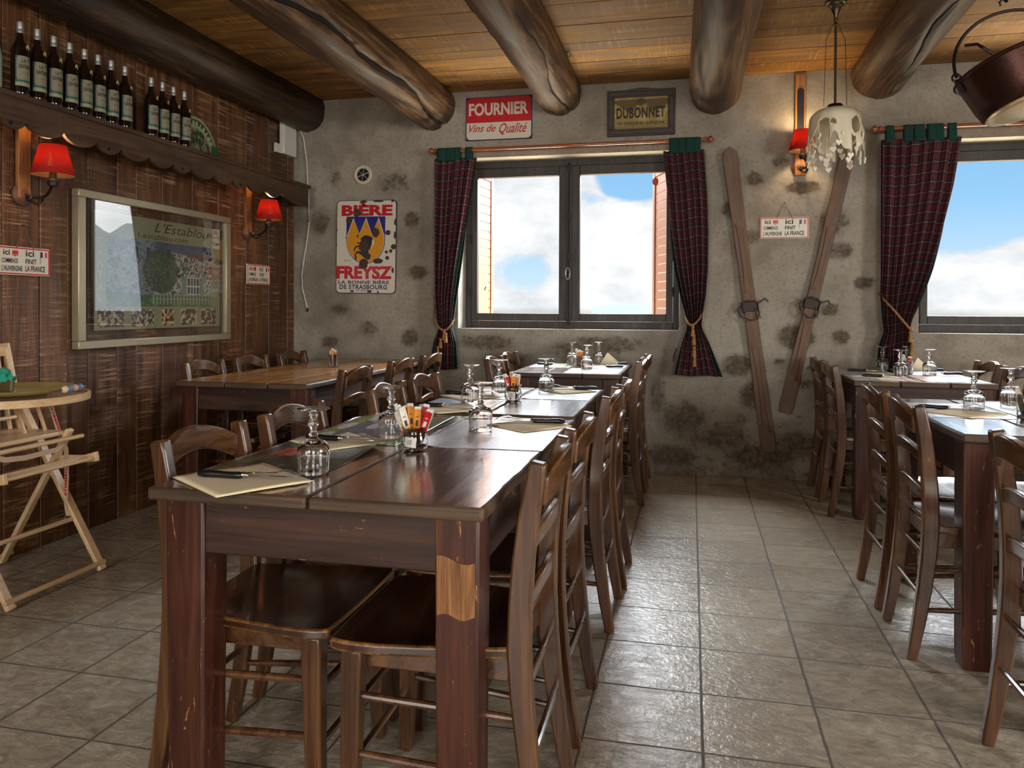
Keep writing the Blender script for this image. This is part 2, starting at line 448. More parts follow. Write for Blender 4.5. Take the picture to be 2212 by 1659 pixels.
def glass_mat(name, rough=0.0, col=(1, 1, 1, 1)):
    mt = bpy.data.materials.new(name); mt.use_nodes = True; nt = NT(mt.node_tree)
    nt.n.clear()
    g = nt.new('ShaderNodeBsdfGlass'); g.inputs['IOR'].default_value = 1.5; g.inputs['Roughness'].default_value = rough
    g.inputs['Color'].default_value = col
    o = nt.new('ShaderNodeOutputMaterial'); nt.l.new(g.outputs[0], o.inputs[0]); return mt
def pane_mat(name, ior=1.45, tint=(1, 1, 1, 1), extra=0.0):
    mt = bpy.data.materials.new(name); mt.use_nodes = True; nt = NT(mt.node_tree); nt.n.clear()
    t = nt.new('ShaderNodeBsdfTransparent'); t.inputs[0].default_value = tint
    g = nt.new('ShaderNodeBsdfGlossy'); g.inputs['Roughness'].default_value = 0.0
    lw = nt.new('ShaderNodeLayerWeight'); lw.inputs[0].default_value = .5
    r0 = ((ior-1)/(ior+1))**2+extra
    f5 = nt.math('MULTIPLY', nt.math('POWER', lw.outputs['Facing'], 5.0), 1-r0)
    mx = nt.new('ShaderNodeMixShader')
    nt.put(mx, '0', nt.math('ADD', f5, r0, clamp=True)); nt.l.new(t.outputs[0], mx.inputs[1]); nt.l.new(g.outputs[0], mx.inputs[2])
    o = nt.new('ShaderNodeOutputMaterial'); nt.l.new(mx.outputs[0], o.inputs[0]); return mt
wineglass_m = glass_mat('clear_drinking_glass')
pane_m = pane_mat('window_glass', 1.06)
picglass_m = pane_mat('picture_glass', 1.5, (.97, .98, .97, 1), .07)

# ------------------------------------------------------------------ the room
YB, XL, ZC, XR, YF = 5.71, -3.13, 2.83, 4.6, -3.1
WIN = [(-1.74, -.085, 1.03, 2.325), (1.49, 3.145, 1.03, 2.325)]
T = .3285

# floor: square tiles, 32.85 cm pitch
mt, nt, p = mat('floor_tiles')
tc = nt.new('ShaderNodeTexCoord').outputs['Object']
sp = nt.new('ShaderNodeSeparateXYZ'); nt.l.new(tc, sp.inputs[0])
def edge(c, o):
    t = nt.math('DIVIDE', nt.math('SUBTRACT', c, o), T)
    f = nt.math('FRACT', nt.math('ADD', t, 100.0))
    return t, nt.math('MINIMUM', f, nt.math('SUBTRACT', 1.0, f))
wob = nt.math('MULTIPLY', nt.math('SUBTRACT', nt.noise(tc, 9, 2), .5), .006)
tx, ex = edge(nt.math('ADD', sp.outputs[0], wob), .037)
ty, ey = edge(nt.math('ADD', sp.outputs[1], wob), 3.131)
e = nt.math('MINIMUM', ex, ey)
grout = nt.mapr(e, .0085, .0125, 1, 0)
cell = nt.new('ShaderNodeCombineXYZ')
nt.put(cell, '0', nt.math('FLOOR', nt.math('ADD', tx, 100.0))); nt.put(cell, '1', nt.math('FLOOR', nt.math('ADD', ty, 100.0)))
wn = nt.new('ShaderNodeTexWhiteNoise'); nt.l.new(cell.outputs[0], wn.inputs[0])
off = nt.vmath('ADD', tc, wn.outputs['Color'])
wn2 = nt.scale(wn.outputs['Color'], (9, 9, 9))
v = nt.vmath('ADD', nt.scale(tc, (1, 1, 1)), wn2)
slate = nt.noise(nt.scale(v, (15, 24, 1)), 1.0, 6, .62, 1.2)
patch = nt.noise(v, 3.2, 4)
fine = nt.noise(tc, 90, 4, .7)
spots = nt.mapr(nt.noise(nt.scale(v, (1, 2.2, 1)), 3.6, 6, .7), .66, .72, 0, 1)
base = nt.ramp(slate, [(.30, C8(140, 128, 110)), (.5, C8(176, 164, 144)), (.68, C8(204, 193, 174))])
base = nt.mix(nt.mapr(fine, .35, .7, 0, .28), base, C8(126, 115, 100))
hs = nt.new('ShaderNodeHueSaturation'); nt.put(hs, 'Color', base)
nt.put(hs, 'Value', nt.math('ADD', .86, nt.math('MULTIPLY', wn.outputs['Value'], .20)))
nt.put(hs, 'Saturation', nt.math('ADD', .75, nt.math('MULTIPLY', patch, .5)))
base = nt.mix(nt.math('MULTIPLY', spots, .45), hs.outputs[0], C8(104, 82, 56))
base = nt.mix(grout, base, C8(98, 91, 80))
nt.put(p, 'Base Color', base)
nt.put(p, 'Roughness', nt.mix(grout, nt.mapr(slate, .3, .7, .34, .18), (.8, .8, .8, 1)))
b = nt.new('ShaderNodeBump', i_Strength=.75, i_Distance=.006)
hgt = nt.math('ADD', nt.math('MULTIPLY', slate, .7), nt.math('MULTIPLY', nt.noise(tc, 55, 4, .6), .55))
hgt = nt.math('SUBTRACT', hgt, nt.math('MULTIPLY', grout, 1.3))
nt.put(b, 'Height', hgt); nt.put(p, 'Normal', b.outputs[0])
floor_m = mt
MB().box(XL-.3, XR+.3, YF-.3, YB+.3, -.12, 0).build('floor', floor_m, smooth=0, kind='structure')

# back wall: lime plaster with field stones showing through
BL = [(-2.76, 2.21, .055, .08, .5), (-2.62, 2.04, .055, .043, .3), (-2.27, 2.16, .146, .101, .55), (-2.9, 1.86, .088, .111, .6), (-2.12, 1.87, .061, .065, .9), (-2.07, 1.46, .083, .05, .9), (-2.72, 1.17, .095, .044, .7), (-2.48, 1.02, .085, .065, .6), (-2.81, .91, .071, .045, .95), (-2.13, .95, .068, .072, .8), (-2.23, 2.64, .046, .029, .5), (.61, 2.21, .08, .052, .6), (.42, 2.1, .056, .049, .95), (.74, 2.03, .114, .045, 1.0), (.26, 1.89, .063, .059, .8), (.95, 1.79, .119, .096, .6), (.99, 1.59, .083, .057, .7), (1.14, 1.37, .065, .045, .95), (.92, 1.18, .065, .045, .8), (.71, .99, .127, .084, 1.0), (1.0, 1.0, .065, .054, .8), (.32, .79, .1, .082, .9), (.6, .82, .049, .032, .7), (.82, .78, .048, .045, .6), (.76, .67, .079, .051, .5), (.43, .58, .099, .092, .7), (.34, .41, .088, .046, .3), (.68, .39, .128, .071, .2), (.86, .61, .075, .128, .4), (.47, .15, .185, .066, .6), (-.14, .13, .163, .06, .5), (-.04, .41, .161, .133, .45), (.22, .29, .189, .099, .4), (-1.52, .92, .252, .07, .6), (-.64, .92, .368, .075, .6), (-1.34, .8, .284, .055, .5), (-.17, .84, .098, .101, .3), (-.98, .86, .208, .048, .5), (.3, 1.41, .063, .059, .3), (.41, 1.7, .062, .046, .6), (1.82, .79, .166, .061, .2), (2.04, .91, .108, .042, .2), (1.51, .87, .085, .044, .2), (.75, .25, .181, .084, .5), (-.24, .57, .066, .134, .5), (-1.96, .7, .075, .107, .3), (-2.5, .6, .2, .1, .4), (-1.2, .45, .3, .12, .4), (1.6, .4, .3, .1, .4), (2.4, 1.6, .1, .06, .6)]
mt, nt, p = mat('stone_plaster')
tc = nt.new('ShaderNodeTexCoord').outputs['Object']
at = nt.new('ShaderNodeAttribute'); at.attribute_name = 'stone'
big = nt.noise(tc, 2.2, 5, .6); mid = nt.noise(tc, 14, 7, .68, .4); fine = nt.noise(tc, 140, 5, .75); med = nt.noise(tc, 42, 5, .65)
pl = nt.ramp(big, [(.30, C8(132, 124, 110)), (.5, C8(162, 154, 140)), (.7, C8(180, 173, 159))])
pl = nt.mix(nt.mapr(med, .50, .72, 0, .5), pl, C8(112, 102, 86))
pl = nt.mix(nt.mapr(fine, .58, .70, 0, .35), pl, C8(84, 74, 60))
sfac = nt.math('ADD', at.outputs['Fac'], nt.math('MULTIPLY', nt.math('SUBTRACT', mid, .5), 1.5))
sfac = nt.math('ADD', sfac, nt.math('MULTIPLY', nt.math('SUBTRACT', med, .5), .9))
st = nt.mapr(sfac, .38, .68, 0, 1)
stc = nt.ramp(nt.noise(tc, 30, 6, .7), [(.34, C8(56, 45, 36)), (.52, C8(94, 79, 63)), (.66, C8(132, 114, 92))])
stc = nt.mix(nt.mapr(nt.noise(tc, 1.7, 2), .45, .6, 0, .7), stc, nt.mix(.5, stc, C8(86, 84, 76)))
halo = nt.mapr(nt.math('ADD', at.outputs['Fac'], nt.math('MULTIPLY', nt.math('SUBTRACT', nt.noise(tc, 5, 4), .5), .9)), .08, .55, 0, .62)
c = nt.mix(halo, pl, nt.ramp(med, [(.35, C8(88, 80, 68)), (.65, C8(132, 123, 108))]))
c = nt.mix(nt.math('MULTIPLY', st, .82), c, stc)
nt.put(p, 'Base Color', c); p.inputs['Roughness'].default_value = .92
b = nt.new('ShaderNodeBump', i_Strength=.75, i_Distance=.008)
h = nt.math('ADD', nt.math('MULTIPLY', fine, .35), nt.math('ADD', nt.math('MULTIPLY', med, .6), mid))
h = nt.math('SUBTRACT', h, nt.math('MULTIPLY', st, .7))
nt.put(b, 'Height', h); nt.put(p, 'Normal', b.outputs[0])
plaster = mt

def wall_back():
    def axis(a, b, keys, step):
        ks = sorted(set([a, b]+[k for k in keys if a < k < b])); out = []
        for q, r in zip(ks, ks[1:]):
            n = max(1, round((r-q)/step)); out += list(np.linspace(q, r, n+1)[:-1])
        return np.array(out+[b])
    xs = axis(XL-.1, XR, [q for W in WIN for q in W[:2]], .035)
    zs = axis(-.02, ZC+.12, [1.03, 2.325], .035)
    X, Z = np.meshgrid(xs, zs); u = (X+4)/9; vv = Z/3.2
    dep = (fbm(u.ravel(), vv.ravel(), 7, 3, 4)-.5).reshape(X.shape)*.022
    stone = np.zeros(X.shape)
    for cx, cz, rx, rz, s in BL:
        r = np.sqrt(((X-cx)/rx)**2+((Z-cz)/rz)**2)
        f = np.clip(1.35-r, 0, 1)*s
        stone = np.maximum(stone, np.clip(f*1.25, 0, s))
    stone += np.clip((.60-Z)/.6, 0, 1)*.34+np.clip((.98-Z)/.9, 0, 1)*.10
    stone = np.clip(stone, 0, 1)
    inr = np.zeros(X.shape, bool)
    for W in WIN:
        dep = np.where((X >= W[0]-.04) & (X <= W[1]+.04) & (Z >= W[2]-.04) & (Z <= W[3]+.04), dep*.2, dep)
    vs = [(float(x), float(YB+d), float(z)) for x, d, z in zip(X.ravel(), dep.ravel(), Z.ravel())]
    nx = len(xs); fs = []
    for j in range(len(zs)-1):
        for i in range(nx-1):
            cx = (xs[i]+xs[i+1])/2; cz = (zs[j]+zs[j+1])/2
            if any(W[0] < cx < W[1] and W[2] < cz < W[3] for W in WIN): continue
            fs.append((j*nx+i, j*nx+i+1, (j+1)*nx+i+1, (j+1)*nx+i))
    stl = list(stone.ravel())
    for W in WIN:      # reveals
        x0, x1, z0, z1 = W; Y1 = 6.2
        for (a, bq) in (((x0, z0), (x1, z0)), ((x1, z0), (x1, z1)), ((x1, z1), (x0, z1)), ((x0, z1), (x0, z0))):
            bb = len(vs); n = 14
            for k in range(n+1):
                t = k/n; px = a[0]+(bq[0]-a[0])*t; pz = a[1]+(bq[1]-a[1])*t
                vs += [(px, YB-.004, pz), (px, Y1, pz)]; stl += [.05, .05]
            for k in range(n): fs.append((bb+2*k, bb+2*k+1, bb+2*k+3, bb+2*k+2))
    me = bpy.data.meshes.new('wall_back'); me.from_pydata(vs, [], fs); me.materials.append(plaster)
    a = me.attributes.new('stone', 'FLOAT', 'POINT'); a.data.foreach_set('value', np.array(stl, dtype=np.float32))
    me.update()
    o = bpy.data.objects.new('wall_back', me); COL.objects.link(o); o['kind'] = 'structure'
wall_back()

# left wall: rough sawn vertical boards
mb = MB()
js = [YF-.2]+[YF-.2+.24*k for k in range(1, 24)]
js = [y for y in js if y < 2.7]+[2.79, 3.001, 3.212, 3.384, 3.523, 3.742, 3.898, 4.12, 4.412, 4.687, 5.024, 5.338, 5.60]
for a, b_ in zip(js, js[1:]):
    mb.tint = random.random(); dx = random.uniform(-.003, .003)
    mb.box(XL-.04, XL+dx, a+.002, b_-.002, 0.0, ZC+.05)
mb.tint = .4; mb.box(XL-.04, XL+.012, 5.602, 5.70, 0, ZC+.05)
mb.tint = 0.0; mb.box(XL-.10, XL-.035, YF-.2, YB, 0, ZC+.1)
mb.build('wall_left', board_w, bevel=.003, smooth=0, kind='structure', seg=1)
plain = simple('plain_plaster', C8(176, 164, 140), .9, bump=.4, bscale=80, var=.08)
# the two walls out of view, with openings added for the fill lamps
def wall_open(name, axis, pos, a0, a1, holes):
    mb = MB(); th = .12
    def seg(p, q, z0, z1):
        if axis == 'Y': mb.box(p, q, pos-th, pos, z0, z1)
        else: mb.box(pos, pos+th, p, q, z0, z1)
    c = a0
    for h0, h1 in holes:
        seg(c, h0, -.02, ZC+.1); seg(h0, h1, -.02, .92); seg(h0, h1, 2.4, ZC+.1); c = h1
    seg(c, a1, -.02, ZC+.1)
    mb.build(name, plain, smooth=0, kind='structure')
wall_open('wall_front', 'Y', YF, XL-.2, XR+.2, [(-2.15, -.45), (1.05, 2.75)])
wall_open('wall_right', 'X', XR, YF-.1, YB+.1, [(-.1, 1.7)])
# ceiling boards run across the logs
mb = MB(); yy = YB+.12; k = 0
edges = [5.83, 5.46, 5.19, 4.94, 4.80, 4.49, 4.17]
while edges[-1] > YF-.1: edges.append(edges[-1]-random.choice([.2, .26, .3, .23]))
for a, b_ in zip(edges, edges[1:]):
    mb.tint = random.random(); dz = random.uniform(0, .004)
    xs = [XL-.1, random.uniform(-2, -1), random.uniform(.2, 1.2), XR+.15] if k % 2 else [XL-.1, random.uniform(-1, .2), random.uniform(1.4, 2.4), XR+.15]
    for p, q in zip(xs, xs[1:]):
        mb.tint = random.random(); mb.box(p+.001, q-.001, b_+.004, a-.004, ZC+dz, ZC+.04)
    k += 1
mb.tint = 0; mb.box(XL-.2, XR+.2, YF-.2, YB+.2, ZC+.04, ZC+.12)
mb.build('ceiling', ceil_w, smooth=0, kind='structure')

# log beams
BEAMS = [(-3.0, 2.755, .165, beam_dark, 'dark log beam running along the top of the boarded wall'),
         (-1.945, 2.72, .172, beam_w, 'log beam with a long open crack, above the beer sign'),
         (-.955, 2.765, .158, beam_w, 'pale knotty log beam between the red wine sign and the framed gold sign'),
         (.17, 2.735, .172, beam_w, 'smooth rounded log beam right of the framed gold sign'),
         (1.215, 2.785, .168, beam_w, 'cracked log beam between the heart lampshade and the copper cauldron'),
         (2.29, 2.77, .165, beam_w, 'log beam beyond the copper cauldron')]
def crack_fn(y, s):
    return .25*math.sin(y*1.7+s)+.12*math.sin(y*5.1+2*s)
for bi, (bx, bz, br, bm, lab) in enumerate(BEAMS):
    NY, NA = 150, 56
    y0, y1 = YF-.05, YB+.05
    vs = []; fs = []; ms = []
    cr = {1: (-.80, .035), 2: (-.98, .016), 4: (-1.35, .012), 3: (-2.1, .008)}.get(bi, (-1.2, .006))
    rs = np.random.RandomState(bi+5)
    knots = [(rs.uniform(2.5, 5.6), rs.uniform(-2.6, -.6), rs.uniform(.02, .035)) for _ in range(9 if bi == 2 else 4)]
    for i in range(NY+1):
        y = y0+(y1-y0)*(i/NY)
        wx = .012*math.sin(y*.9+bi*2)+.006*math.sin(y*2.7+bi); wz = .008*math.sin(y*1.1+bi)
        taper = 1-.012*(YB-y)
        for j in range(NA):
            a = 2*PI*j/NA
            r = br*taper*(1+.03*math.sin(2*a+y*.8+bi)+.018*math.sin(3*a+y*1.9+bi*3)+.008*math.sin(7*a+y*4.3)+.006*math.sin(11*a-y*7.7))
            if bi == 2:
                r *= 1+.03*math.sin(a*1.0+y*2.2)*math.sin(y*3.1)
            ca = cr[0]+crack_fn(y, bi)
            da = (a-ca+PI) % (2*PI)-PI
            r -= cr[1]*math.exp(-(da/.075)**2)*(.5+.5*math.sin(y*2.3+bi) if bi != 1 else .85)
            for ky, ka, kr in knots:
                d2 = ((y-ky)/(kr*1.2))**2+((((a-ka+PI) % (2*PI))-PI)*br/kr)**2
                r += .010*math.exp(-d2)-.016*math.exp(-d2*6)
            vs.append((bx+wx+r*math.cos(a), y, bz+wz+r*math.sin(a)))
    for i in range(NY):
        for j in range(NA):
            j2 = (j+1) % NA
            fs.append((i*NA+j, (i+1)*NA+j, (i+1)*NA+j2, i*NA+j2))
    fs.append(tuple(range(NA-1, -1, -1))); 
    M = MB(); M.v = vs; M.f = fs; M.m = [0]*len(fs); M.t = [.5]*len(vs)
    o = M.build('ceiling_beam', bm, smooth=60)
    tag(o, lab, 'beam', 'log beams under the ceiling', 'thing')
    # a dark open crack line in the two cracked logs
    if bi in (1, 2, 4):
        pts = []; rad = []
        for k in range(60):
            y = 1.6+(5.62-1.6)*k/59
            a = cr[0]+crack_fn(y, bi)+.02*math.sin(y*23)
            rr = br*(1-.012*(YB-y))*(1+.03*math.sin(2*a+y*.8+bi)+.018*math.sin(3*a+y*1.9+bi*3))-cr[1]*.30
            wx = .012*math.sin(y*.9+bi*2)+.006*math.sin(y*2.7+bi); wz = .008*math.sin(y*1.1+bi)
            if bi == 2: rr *= 1+.03*math.sin(a+y*2.2)*math.sin(y*3.1)
            pts.append((bx+wx+rr*math.cos(a), y, bz+wz+rr*math.sin(a)))
            rad.append((.013 if bi == 1 else .0065)*(.35+.65*abs(math.sin(y*2.9+bi))))
        MB().tube(pts, rad, 6).build('crack', crack_m, o)

# ------------------------------------------------------------------ windows
def window(n, x0, x1, z0, z1, lead):
    Y = 5.90
    root = bpy.data.objects.new('window_%d' % n, None); COL.objects.link(root); root['kind'] = 'structure'
    fr = MB(); w_ = .045
    fr.box(x0, x0+w_, Y, Y+.06, z0, z1); fr.box(x1-w_, x1, Y, Y+.06, z0, z1)
    fr.box(x0+w_, x1-w_, Y, Y+.06, z0, z0+.055); fr.box(x0+w_, x1-w_, Y, Y+.06, z1-.05, z1)
    fr.build('frame', frame_w, root, bevel=.004)
    xm = (x0+x1)/2
    for k, (a, b_) in enumerate(((x0+w_, xm), (xm, x1-w_))):
        s = MB(); q = .062 if k == 0 else .062
        a0, b0 = a+.002, b_-.002; za, zb = z0+.057, z1-.052; Y0, Y1 = Y-.012, Y+.04
        gl = .048
        ra = gl if k == 0 else .078; rb = .078 if k == 0 else gl
        s.box(a0, a0+ra, Y0, Y1, za, zb); s.box(b0-rb, b0, Y0, Y1, za, zb)
        s.box(a0+ra, b0-rb, Y0, Y1, za, za+.058); s.box(a0+ra, b0-rb, Y0, Y1, zb-.07, zb)
        sash = s.build('sash', frame_w, root, bevel=.004)
        MB().box(a0+ra, b0-rb, Y+.012, Y+.016, za+.058, zb-.07).build('pane', pane_m, sash, smooth=0)
        hx = a0-.002 if k == 0 else b0+.002
        for hz in (z0+.28, z0+.70, z1-.2):
            MB().tube([(hx, Y-.016, hz-.035), (hx, Y-.016, hz+.035)], .007, 8).build('hinge', iron, root)
    # centre stile with espagnolette bolt and handle
    s = MB(); s.box(xm-.022, xm+.022, Y-.03, Y-.012, z0+.06, z1-.055)
    s.build('cover_strip', frame_w, root, bevel=.004)
    b_ = MB(); b_.tube([(xm, Y-.037, z0+.03), (xm, Y-.037, z1-.03)], .006, 8)
    for hz in (z0+.06, z0+.55, z1-.08, z0+.85): b_.box(xm-.014, xm+.014, Y-.044, Y-.028, hz-.02, hz+.02)
    b_.build('bolt', iron, root)
    h = MB(); pts = [(xm-.004+.016*math.cos(a), Y-.055, z0+.42+.045*math.sin(a)) for a in np.linspace(0, 2*PI, 17)]
    h.tube(pts, .0045, 6, cap=False); h.build('handle', tin_m, root)
    return root
window(1, -1.735, -.09, 1.03, 2.325, 1)
window(2, 1.495, 3.14, 1.03, 2.325, 2)
# shutters folded open outside the first window
def shutter(name, xa, ya, xb, yb, lab):
    t = thing(name, lab, 'shutter', (0, 0, 0), 0, 'shutters outside the first window')
    d = Vector((xb-xa, yb-ya, 0)); L = d.length; ang = math.atan2(d.y, d.x)
    t.location = (xa, ya, 1.06); t.rotation_euler = (0, 0, ang)
    s = MB(); s.box(0, .05, -.015, .015, 0, 1.25); s.box(L-.05, L, -.015, .015, 0, 1.25); s.box(.05, L-.05, -.012, .012, 0, .06); s.box(.05, L-.05, -.012, .012, 1.19, 1.25)
    s.build('shutter_frame', shutter_w, t, bevel=.003)
    s = MB()
    for k in range(16): s.box(.05, L-.05, -.006, .006, .06+k*.0706, .06+k*.0706+.066)
    s.build('louvre_panel', shutter_w, t, bevel=.002)
    MB().tube([(L*.4, -.02, .27), (L*.4, -.03, .30), (L*.4+.03, -.03, .31)], .004, 6).build('latch', iron, t)
shutter('window_shutter', -1.70, 6.06, -1.66, 6.42, 'orange-tan wooden shutter at the left edge of the double window')
shutter('window_shutter', -.155, 6.06, -.30, 6.45, 'orange-tan wooden shutter at the right edge of the double window')
st = MB()
for k in range(9):
    a = 2*PI*k/9; st.ball((-.268+.014*math.cos(a), 5.895+.012, 2.135+.020*math.sin(a)), .010, 6, sq=(1, .15, 1))
st.ball((-.268, 5.907, 2.135), .013, 6, sq=(1, .15, 1))
o = st.build('window_sticker', simple('red_orange_sticker', C8(226, 74, 40), .6))
tag(o, 'small red-orange flower sticker on the upper right window pane', 'sticker')
# far hills
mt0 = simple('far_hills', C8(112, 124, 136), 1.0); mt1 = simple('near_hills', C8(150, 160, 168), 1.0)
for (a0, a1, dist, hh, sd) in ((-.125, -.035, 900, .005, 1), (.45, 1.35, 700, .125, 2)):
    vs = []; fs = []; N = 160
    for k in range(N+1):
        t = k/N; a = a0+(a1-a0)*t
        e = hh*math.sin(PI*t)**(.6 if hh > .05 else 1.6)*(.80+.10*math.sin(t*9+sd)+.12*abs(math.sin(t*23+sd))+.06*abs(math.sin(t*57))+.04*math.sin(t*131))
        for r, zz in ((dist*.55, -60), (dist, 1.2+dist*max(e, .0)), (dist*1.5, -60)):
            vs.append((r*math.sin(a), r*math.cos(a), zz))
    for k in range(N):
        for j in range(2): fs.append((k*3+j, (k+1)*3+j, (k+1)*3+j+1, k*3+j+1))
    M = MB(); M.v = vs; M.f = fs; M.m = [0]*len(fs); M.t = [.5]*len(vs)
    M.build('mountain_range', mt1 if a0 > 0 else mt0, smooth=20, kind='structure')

# ------------------------------------------------------------------ chairs
def make_chair():
    t = thing('dining_chair', '', 'chair')
    # rear posts, bent: foot kicks back, back rakes back
    zz = [0, .12, .25, .36, .46, .56, .66, .76, .84, .868]
    xx = [-.062, -.040, -.022, -.010, -.004, -.006, -.013, -.026, -.040, -.045]
    for s in (-1, 1):
        p = MB()
        p.sweep([(x, s*.171, z) for x, z in zip(xx, zz)],
                [(.0165+.001*(i > 2), h) for i, h in enumerate([.017, .020, .023, .025, .026, .025, .024, .022, .020, .018])], (1, 0, 0))
        p.build('back_post', [chair_w, chair_edge], t, bevel=.006, bmat=1, seg=2)
    # arched top rail and two slats, curved backwards between the posts
    def slat(name, zc, h, rise, thick, bow):
        m_ = MB(); n = 18; vs = []; fs = []
        for i in range(n+1):
            u = -1+2*i/n; y = .158*u
            arc = rise*(1-u*u); bx = -bow*(1-u*u)
            x0 = -.012-.19*max(0, zc-.62)+bx
            zt = zc+h/2+arc; zb = zc-h/2+arc*.95
            for x_, z_ in ((x0+thick/2, zb), (x0+thick/2+.0*arc, zt), (x0-thick/2-.004, zt), (x0-thick/2, zb)):
                vs.append((x_, y, z_))
        for i in range(n):
            for k in range(4): fs.append((i*4+k, i*4+(k+1) % 4, (i+1)*4+(k+1) % 4, (i+1)*4+k))
        fs += [(3, 2, 1, 0), tuple(n*4+k for k in range(4))]
        m_.add(vs, fs); m_.build(name, [chair_y, chair_edge], t, bevel=.005, bmat=1)
    slat('top_rail', .800, .062, .046, .022, .028)
    slat('back_slat', .690, .040, .026, .016, .020)
    slat('back_slat', .555, .040, .026, .016, .018)
    # saddle seat
    s = MB(); n = 14; vs = []; fs = []
    prof = []
    for i in range(n+1):
        u = i/n; x = .012+u*.408
        wdt = .170+.050*min(1, u*1.35)**.8
        if u > .86: wdt -= .012*((u-.86)/.14)**2
        prof.append((x, wdt))
    m_ = 16
    for top in (1, 0):
        for i, (x, wd) in enumerate(prof):
            for j in range(m_+1):
                v_ = -1+2*j/m_
                fx = x+.007*(1-v_*v_)*max(0, (i/n-.6)/.4)
                dip = .010*(1-v_**4)*math.sin(PI*min(1, max(0, i/n)))**.8
                zt = .462-dip if top else .436
                vs.append((fx, wd*v_, zt))
    K = (n+1)*(m_+1)
    for i in range(n):
        for j in range(m_):
            a = i*(m_+1)+j
            fs.append((a, a+m_+1, a+m_+2, a+1)); fs.append((K+a, K+a+1, K+a+m_+2, K+a+m_+1))
    for i in range(n):
        a = i*(m_+1); fs.append((a, K+a, K+a+m_+1, a+m_+1)); a += m_
        fs.append((a, a+m_+1, K+a+m_+1, K+a))
    for j in range(m_):
        fs.append((j, j+1, K+j+1, K+j)); a = n*(m_+1)+j; fs.append((a, K+a, K+a+1, a+1))
    s.add(vs, fs); s.build('seat', [seat_w, seat_edge], t, bevel=.007, bmat=1, seg=3)
    a = MB()
    a.box(.02, .36, -.165, -.145, .385, .436); a.box(.02, .36, .145, .165, .385, .436)
    a.box(.352, .370, -.17, .17, .385, .436); a.box(.012, .03, -.15, .15, .385, .436)
    a.build('seat_frame', [chair_y, chair_edge], t, bevel=.003, bmat=1)
    for sg in (-1, 1):
        l = MB(); l.sweep([(.372+.012, sg*.188, 0), (.376, sg*.186, .2), (.372, sg*.184, .40), (.370, sg*.182, .436)], [(.018, .018), (.0205, .021), (.0225, .0245), (.023, .025)], (1, 0, 0))
        l.build('leg', [chair_w, chair_edge], t, bevel=.006, bmat=1)
    def rung(p, q, r=.0095):
        P = [Vector(p).lerp(Vector(q), k/8) for k in range(9)]
        MB().tube(P, [r*(.75+.25*math.sin(PI*k/8)**.5) for k in range(9)], 10).build('stretcher', chair_y, t)
    rung((-.006, -.17, .345), (-.006, .17, .345)); rung((-.028, -.17, .215), (-.028, .17, .215))
    rung((.374, -.185, .30), (.374, .185, .30)); rung((.378, -.185, .17), (.378, .185, .17))
    for sg in (-1, 1):
        rung((-.01, sg*.171, .31), (.374, sg*.185, .33)); rung((-.032, sg*.171, .17), (.378, sg*.186, .20))
    return t
chair0 = make_chair(); used = []
def chair(x, y, left, lab, group, j=0.0):
    rz = (0 if left else PI)+j
    if not used:
        used.append(1); chair0.location = (x, y, 0); chair0.rotation_euler = (0, 0, rz); chair0['label'] = lab; chair0['group'] = group
        return chair0
    return dup(chair0, (x, y, 0), rz, lab, group)
GA, GB, GC, GD, GE, GF = ('chairs around the %s table' % s for s in ('nearest', 'middle', 'far window', 'boarded wall', 'far right', 'near right'))
chair(-1.222, 1.83, 1, 'wooden chair left of the nearest table, at its front left corner', GA, .01)
chair(-1.222, 2.31, 1, 'second wooden chair along the left side of the nearest table, behind the inverted front glass', GA, -.01)
chair(-.362, 1.80, 0, 'big wooden chair at the right front corner of the nearest table, back to the aisle', GA, .01)
chair(-.360, 2.265, 0, 'wooden chair behind the big one along the aisle side of the nearest table', GA, -.015)
chair(-1.205, 3.06, 1, 'wooden chair on the left of the middle table, behind the jar of sachets', GB, .03)
chair(-1.20, 3.52, 1, 'wooden chair on the left of the middle table, at its far left corner', GB, .0)
chair(-.348, 3.04, 0, 'wooden chair on the aisle side of the middle table, nearer of the two there', GB, .0)
chair(-.340, 3.50, 0, 'wooden chair on the aisle side of the middle table, farther of the two there', GB, .01)
chair(-1.206, 4.90, 1, 'wooden chair left of the far window table, its back the nearer one', GC, .0)
chair(-1.206, 5.37, 1, 'wooden chair left of the far window table, its back closest to the wall', GC, .0)
chair(-.348, 4.91, 0, 'wooden chair on the aisle side of the far window table, nearer the viewer', GC, .0)
chair(-.345, 5.36, 0, 'wooden chair on the aisle side of the far window table, against the wall', GC, .0)
chair(-2.775, 4.08, 1, 'wooden chair between the long empty table and the boards, under the picture', GD, .0)
chair(-2.765, 4.57, 1, 'wooden chair between the long empty table and the boards, middle of the three', GD, .0)
chair(-2.75, 5.08, 1, 'wooden chair between the long empty table and the boards, in the room corner', GD, .0)
chair(-1.79, 3.87, 0, 'wooden chair on the near side of the long empty table, tallest in view there', GD, .0)
chair(-1.80, 4.56, 0, 'wooden chair on the near side of the long empty table, middle of the three', GD, .0)
chair(-1.79, 5.10, 0, 'wooden chair on the near side of the long empty table, beside the curtain', GD, .0)
chair(.80, 3.06, 1, 'wooden chair at the front corner of the right table, its post with bright worn edge', GF, .0)
chair(.795, 3.52, 1, 'wooden chair behind the corner one on the aisle side of the right table', GF, .0)
chair(.86, 2.20, 1, 'wooden chair cut by the right edge of the photo, nearest to the viewer there', GF, .0)
chair(.845, 4.92, 1, 'wooden chair on the aisle side of the far right table, nearer of the two', GE, .0)
chair(.845, 5.38, 1, 'wooden chair on the aisle side of the far right table, half hidden near the skis', GE, .0)
chair(1.73, 5.30, 0, 'wooden chair right of the far right table, closest to the wall', GE, .0)
